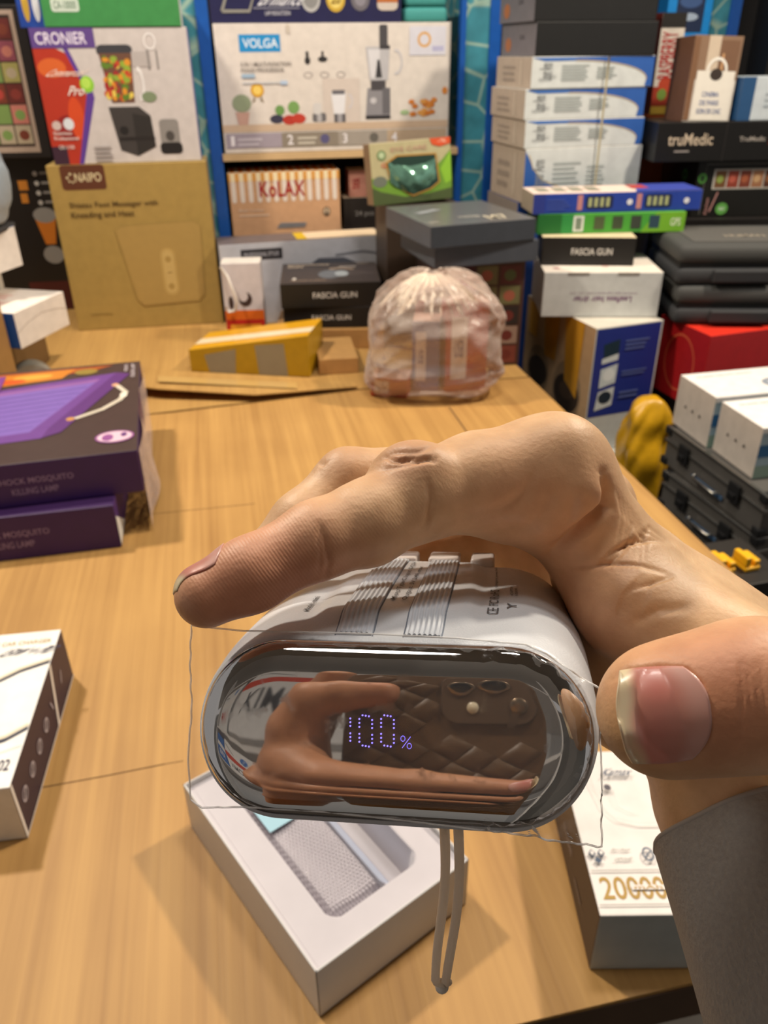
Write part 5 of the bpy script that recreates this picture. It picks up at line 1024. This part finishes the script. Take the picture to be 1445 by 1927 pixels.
# ---- the other hand, holding the phone behind the lens (seen in the mirror)
PX = lambda x, y, z: np.array([x, y, z], float)
LH = [[(PX(-76, 22, 4), 10), (PX(-68, 11, 8), 8), (PX(-56, 8, 8), 7), (PX(-40, 7, 6.5), 6)],
      [(PX(-76, 36, 3), 12), (PX(-60, 42, 11), 9), (PX(-25, 44, 9), 8), (PX(12, 45, 6.5), 6.6)],
      [(PX(-78, 54, 2), 12), (PX(-60, 60, 10), 8.5), (PX(-25, 61, 8), 7.6), (PX(10, 61, 6.5), 6.4)],
      [(PX(-80, 72, 2), 11), (PX(-60, 77, 9), 7.6), (PX(-30, 77, 7), 6.8), (PX(-4, 77, 6), 5.6)]]
def sdf2(P):
    pal = cap(P, PX(-74, 24, -2), PX(-78, 76, -2), 10, 13)
    pal = smin(pal, cap(P, PX(-76, 40, -4), PX(-96, 125, -30), 12, 20), 10); pal = smin(pal, cap(P, PX(-78, 74, -6), PX(-92, 125, -30), 14, 20), 10)
    pal = smin(pal, cap(P, PX(-95, 125, -32), PX(-140, 260, -80), 21, 29), 12)
    o = pal
    for c in LH: o = smin(o, smin(chain(P, c, 3), pal, 8), 1)
    th = chain(P, [(PX(-100, 60, -10), 15), (PX(-84, 30, -22), 10), (PX(-70, 0, -20), 9), (PX(-66, -14, -14), 8)], 3); return smin(o, smin(th, pal, 6), 1)
lv, lq = surface_nets(sdf2, (-262, -30, -118), (26, 292, 30), 2.0)
lv, ln_ = project_sdf(sdf2, lv, 2)
ltone = tones(lv, [(PX(12, 45, 6), 10, '#c08068', .6), (PX(-42, 7, 6), 8, '#c08068', .6), (PX(-60, 42, 11), 8, '#a06a4c', .4)], '#b58462')
av = np.concatenate([hv, lv]); aq = np.concatenate([hq, lq + len(hv)])
person = skin_mesh('person', av, aq, np.concatenate([tone, ltone]), np.concatenate([person_ridge, np.zeros((len(lv), 3))]))
tag(person, 'person in a grey sleeve gripping the white power bank, other hand on the phone', 'person')

# ---- nails: plates that follow the skin
def march(fn, p0, d, n_=60):
    t = np.zeros(len(p0))
    for _ in range(n_): t += fn(p0 + d * t[:, None]) * .8
    bad = np.abs(fn(p0 + d * t[:, None])) > .2; t = np.where(bad, np.median(t[~bad]) if (~bad).any() else 15., t); t = np.minimum(t, t.min() + 5.5)
    return p0 + d * t[:, None]
def nail(name, base, tip, dorsal, halfw, fn, rin, th=.45, squ=.75, lab=None, off=.15, cols=None):
    ax = nrm(tip - base); do = nrm(dorsal - ax * (dorsal @ ax)); sd = nrm(np.cross(ax, do)); Ln = np.linalg.norm(tip - base); nu, nv = 33, 33
    ph = np.linspace(-1, 1, nu); s_ = np.linspace(0, 1, nv); A, B = np.meshgrid(ph, s_)
    # outline: squarish, rounded at the cuticle, curved free edge
    lo_ = .16 * np.abs(A) ** 3; hi_ = 1 - .17 * np.abs(A) ** 2.2; Bs = lo_ + (hi_ - lo_) * B
    wdt = halfw * (.90 + .1 * np.sin(np.pi * np.clip(Bs, 0, 1)))
    c = base + ax * (Bs * Ln)[..., None] - do * 0; st_p = (c + sd * (A * wdt)[..., None] * 1.0).reshape(-1, 3)
    out = st_p + do * rin + 0; hit = march(fn, out, np.tile(-do, (len(out), 1)))
    crown = (1 - A.ravel() ** 2); hgt = (hit @ do)
    H_ = hgt.reshape(nv, nu)
    for _ in range(2): H_[:, 1:-1] = (H_[:, :-2] + H_[:, 1:-1] + H_[:, 2:]) / 3
    j0 = int(.68 * nv); sl_ = (H_[j0] - H_[j0 - 6]) / 6
    for j in range(j0 + 1, nv): H_[j] = H_[j0] + sl_ * (j - j0) * .9
    # stiff plate: fit a cylinder like dome per row so the free edge lifts off
    midh = np.median(H_[:int(nv * .6), nu // 2 - 3:nu // 2 + 4]); eh = np.median(np.concatenate([H_[3:int(nv * .6), 2], H_[3:int(nv * .6), -3]]))
    row = midh - (midh - eh) * np.abs(A) ** 2.2; Hs = np.maximum(H_, row * squ + H_ * (1 - squ))
    top = hit - do * hgt[:, None] + do * (Hs.ravel() + off + .12 * crown)[:, None]
    bot = top - do * th
    V = np.concatenate([top, bot]); q = lambda i, j: j * nu + i; Fq = []
    for j in range(nv - 1):
        for i in range(nu - 1): Fq.append((q(i, j), q(i + 1, j), q(i + 1, j + 1), q(i, j + 1))); Fq.append(tuple(nu * nv + k for k in (q(i, j), q(i, j + 1), q(i + 1, j + 1), q(i + 1, j))))
    rim = [q(i, 0) for i in range(nu)] + [q(nu - 1, j) for j in range(1, nv)] + [q(i, nv - 1) for i in range(nu - 2, -1, -1)] + [q(0, j) for j in range(nv - 2, 0, -1)]
    for k in range(len(rim)): a, b = rim[k], rim[(k + 1) % len(rim)]; Fq.append((b, a, a + nu * nv, b + nu * nv))
    o = mesh_obj(name, CW(V), Fq, NAILM, person, smooth=True)
    pink = np.array(lin('#c08274')[:3]); tipc = np.array(lin('#d6c4a2')[:3]); lun = np.array(lin('#cfa196')[:3]); red = np.array(lin('#b8605a')[:3])
    Bf = np.concatenate([B.ravel()] * 2); Af = np.concatenate([A.ravel()] * 2); k1 = sm(.70, .90, Bf + .05 * Af ** 2 + .03 * np.sin(Af * 5))[:, None]; k2 = (1 - sm(.1, .34, Bf))[:, None] * .7; k3 = (np.exp(-((Bf - .5) / .2) ** 2 - ((Af - .55) / .4) ** 2) + .6 * np.exp(-((Bf - .55) / .14) ** 2 - ((Af + .3) / .35) ** 2))[:, None] * .5
    c = pink * (1 - k2) + lun * k2; c = c * (1 - k3) + red * k3; c = c * (1 - k1) + tipc * k1
    a = o.data.attributes.new('tone', 'FLOAT_COLOR', 'POINT'); a.data.foreach_set('color', np.concatenate([c, np.ones((len(c), 1))], 1).astype(np.float32).ravel())
    if lab: o['label'] = lab
    return o
NAILM = bpy.data.materials.new('nail'); NAILM.use_nodes = True; b_ = NAILM.node_tree.nodes['Principled BSDF']; b_.inputs['Roughness'].default_value = .32; b_.inputs['Coat Weight'].default_value = .08
b_.inputs['Subsurface Weight'].default_value = .1; b_.inputs['Subsurface Scale'].default_value = .002
a_ = NAILM.node_tree.nodes.new('ShaderNodeAttribute'); a_.attribute_name = 'tone'; NAILM.node_tree.links.new(a_.outputs['Color'], b_.inputs['Base Color'])
nail('thumbnail', K(1308, 1340, 125), K(1140, 1350, 125), -K(1235, 1345, 1.), 7.3, sdf, 20, lab='pink thumbnail with a pale yellowish free edge')
nail('fingernail', K(438, 1062, 155), K(328, 1118, 155.5), nrm(K(400, 1020, 155) - K(450, 1110, 155)) + np.array([0, 0, .08]), 4.6, sdf, 12, th=.35, squ=.3, lab='long fingernail seen edge on')
nail('fingernail', LH[1][-1][0] + PX(-5, 0, 0), LH[1][-1][0] + PX(8, 0, 0), PX(.15, -.3, 1), 4.5, sdf2, 14)

# ---- grey sleeve
c_in = K(1516, 1528, 190); cuff = []
ax_s = nrm(K(1900, 2300, 140) - K(1516, 1512, 190)); e1_ = nrm(np.cross(ax_s, np.array([0, 0, 1.]))); e2_ = nrm(np.cross(ax_s, e1_))
V = []; ns = 96; nt_ = 60
tiltv = nrm(ax_s)
def sleeve_pt(t, an, off=0):
    c_ = c_in + ax_s * t * 150; fold = .9 * math.sin(an * 5 + t * 7) * t + 1.3 * math.sin(an * 3 - t * 4) * t + .5 * math.sin(an * 9 + t * 3)
    r1, r2 = 37 + 6 * t + fold + off, 36 + 12 * t + fold + off
    p = c_ + e1_ * r1 * math.cos(an) + e2_ * r2 * math.sin(an)
    nr_ = -(e1_ * math.cos(an) + e2_ * math.sin(an))[2]; p = p + ax_s * (7 * nr_ * max(0, 1 - t / .4))
    if t < .3: p = p + ax_s * (1 - t / .3) * (1.2 * math.sin(an * 2 + 1))
    return p
tl = [0, .004, .01] + list(np.linspace(.02, 1, nt_))
for t in tl: V += [sleeve_pt(t, 2 * math.pi * k / ns) for k in range(ns)]
for t in tl[::-1]: V += [sleeve_pt(t, 2 * math.pi * k / ns, -1.1) for k in range(ns)]
m_ = 2 * len(tl); V = np.array(V)
Fc = [(j * ns + k, j * ns + (k + 1) % ns, ((j + 1) % m_) * ns + (k + 1) % ns, ((j + 1) % m_) * ns + k) for j in range(m_) for k in range(ns)]
slv = mesh_obj('sleeve', CW(V), Fc, mat('#9a9793', .75, noise=.08, scale=900, bump=.5, name='grey_cloth'), person, smooth=True); slv['label'] = 'plain grey shirt sleeve'
tube('cuff_hem', [CW(sleeve_pt(.0015, 2 * math.pi * k / 72, -.45)) for k in range(72)], .0007, mat('#a19d99', .7, name='hem_thread'), slv, n=8, closed=True)

# ================================================================== phone with a woven leather case, behind the lens
PHN = bpy.data.objects.new('phone', None); COL.objects.link(PHN); PHN.empty_display_size = .01; PHN.location = CW(PX(-20, 60, -6)); tag(PHN, 'phone in a brown woven leather case, seen reflected in the mirrored display', 'phone')
def pobj(name, V, Fc, m, par, smooth=False):
    o = mesh_obj(name, [Vector(q) - PHN.location for q in CW(np.array(V, float))], Fc, m, par, smooth=smooth); return o
x0, x1, y0, y1 = -58, 19, -12, 150
def rrect(x0, y0, x1, y1, r, q=6):
    p = []
    for cx_, cy_, a0 in ((x1 - r, y1 - r, 0), (x0 + r, y1 - r, 90), (x0 + r, y0 + r, 180), (x1 - r, y0 + r, 270)):
        for k in range(q + 1): a = math.radians(a0 + 90 * k / q); p.append((cx_ + r * math.cos(a), cy_ + r * math.sin(a)))
    return p
def slab(name, rc, r, z0, z1, bev, m):
    V = []; P0 = rrect(*rc, r); n = len(P0); cx_, cy_ = (rc[0] + rc[2]) / 2, (rc[1] + rc[3]) / 2
    for z, ins_ in ((z0, bev), (z0 + bev * .4 * (1 if z1 > z0 else -1), 0), (z1 - bev * .4 * (1 if z1 > z0 else -1), 0), (z1, bev)):
        V += [(x, y, z) for x, y in rrect(rc[0] + ins_, rc[1] + ins_, rc[2] - ins_, rc[3] - ins_, max(r - ins_, .5))]
    Fc = [(j * n + k, j * n + (k + 1) % n, (j + 1) * n + (k + 1) % n, (j + 1) * n + k) for j in range(3) for k in range(n)] + [tuple(range(n)), tuple(range(3 * n, 4 * n))]
    return pobj(name, V, Fc, m, PHN)
slab('phone_body', (x0 + 1.5, y0 + 1.5, x1 - 1.5, y1 - 1.5), 9, -12, -4.6, 1, mat('#1a1a1c', .3))
slab('screen', (x0 + 3, y0 + 3, x1 - 3, y1 - 3), 8, -12.5, -12.05, .1, mat('#0c0d10', .1))
# woven case back: diagonal basket weave strips as real relief
leather = mat('#5c4328', .45, noise=.12, scale=300, bump=.2, name='woven_leather')
slab('case', (x0, y0, x1, y1), 10, -4.5, -2.6, .8, leather)
V = []; Fc = []; P_ = 9.6; A1 = np.array([math.cos(math.radians(24)), math.sin(math.radians(24))]) * P_; B1 = np.array([math.cos(math.radians(-36)), math.sin(math.radians(-36))]) * P_
for i in range(-30, 31):
    for j in range(-30, 31):
        c_ = np.array([(x0 + x1) / 2, 70.]) + A1 * i + B1 * j
        if not (x0 + 7 < c_[0] < x1 - 7 and y0 + 6 < c_[1] < y1 - 7) or (c_[0] > x1 - 44 and c_[1] < 25): continue
        o_ = len(V); g_ = 7
        for q in range(g_):
            for w_ in range(g_):
                a, b = q / (g_ - 1) * 2 - 1, w_ / (g_ - 1) * 2 - 1; al_, ac_ = (a, b) if (i + j) % 2 else (b, a)
                h_ = -2.62 + 1.25 * (1 - ac_ ** 6) * (.35 + .65 * math.cos(al_ * math.pi / 2) ** .7)
                p = c_ + A1 * a * .49 + B1 * b * .49; V.append((p[0], p[1], h_))
        for q in range(g_ - 1):
            for w_ in range(g_ - 1): Fc.append((o_ + q * g_ + w_, o_ + q * g_ + w_ + 1, o_ + (q + 1) * g_ + w_ + 1, o_ + (q + 1) * g_ + w_))
pobj('weave', V, Fc, leather, PHN, True)
def puck(name, cx_, cy_, r_, z0, z1, m, q=32, par=None):
    V = []; 
    for z, s_ in ((z0, 1), (z1 - .3, 1), (z1, .93)): V += [(cx_ + r_ * s_ * math.cos(2 * math.pi * k / q), cy_ + r_ * s_ * math.sin(2 * math.pi * k / q), z) for k in range(q)]
    return pobj(name, V, [(j * q + k, j * q + (k + 1) % q, (j + 1) * q + (k + 1) % q, (j + 1) * q + k) for j in range(2) for k in range(q)] + [tuple(range(2 * q, 3 * q))], m, par or PHN, True)
slab('camera_plate', (-20, -9, 16, 18), 7, -2.6, -1.2, .5, mat('#5a4634', .4))
puck('lens_ring', 0, 0, 6.4, -1.2, -.45, mat('#8d7a66', .25, metal=.8)); puck('lens_glass', 0, 0, 5.0, -.45, -.3, mat('#08080c', .08))
puck('lens_ring', -12.5, 2, 5.4, -1.2, -.45, mat('#8d7a66', .25, metal=.8)); puck('lens_glass', -12.5, 2, 4.2, -.45, -.3, mat('#08080c', .08))
puck('lens_ring', 9, 11, 3.4, -1.2, -.6, mat('#8d7a66', .25, metal=.8)); puck('flash', -8, 12, 2.2, -1.2, -.8, mat('#e5dcc0', .3))

# ================================================================== shop display behind the photographer (seen in the mirror)
rs = empty('shop_shelf', (-1.35, -.98, -.75), -4); tag(rs, 'white shop shelf behind the photographer, seen only in the mirrored display', 'shelf')
for z in (1.62, 1.98, 2.34):
    bm = bmesh.new(); rbox(bm, 0, -.35, z - .02, 1.45, 0, z, .002); bm_obj('shelf_board', bm, mat('#d8d8d8', .5), rs)
for x in (0, 1.42):
    bm = bmesh.new(); rbox(bm, x, -.35, 0, x + .03, 0, 2.6, .002); bm_obj('upright', bm, mat('#d8d8d8', .5), rs)
bm = bmesh.new(); rbox(bm, .03, -.36, 0, 1.42, -.35, 2.6, .001); bm_obj('back_panel', bm, mat('#b9bec4', .6), rs)
for k, (x, z, w_, h_, c, txt, tc_, lab) in enumerate(((-1.25, .871, .3, .3, '#2a67b5', 'POWER', '#ffffff', 'blue carton at the left on the shelf behind the photographer'), (-.92, .871, .28, .3, '#e6e8ea', 'COMIX', '#3a3f48', 'white carton with a red band in the middle on the shelf behind the photographer'), (-.6, .871, .32, .3, '#dfe6ec', '8', '#40464f', 'pale carton with a large numeral on the shelf behind the photographer'),
                                              (-1.2, 1.231, .34, .3, '#dde1e4', 'LAMP', '#b8352a', 'white carton on the upper shelf behind the photographer, left one'), (-.8, 1.231, .34, .32, '#dcdfe2', 'COMIX', '#3a3f48', 'pale carton with a red band on the upper shelf behind the photographer'))):
    b = Box('stock_box', lab, 'box', (x + w_, -1.02 - .0, z), w_, .2, h_, 176, c, 'cartons on the shelf behind the photographer')
    b.p('front', 'printed_text', [R(0, .55, 1, .72, '#c8402a' if k in (1, 2, 4) else '#e6e6e6'), TX(txt, .2, .2, .8, .45, tc_), EL(.2, .85, .07, .07, '#2b6fc0'), LN([(.5, .8), (.9, .9)], .02, '#3f454d')])
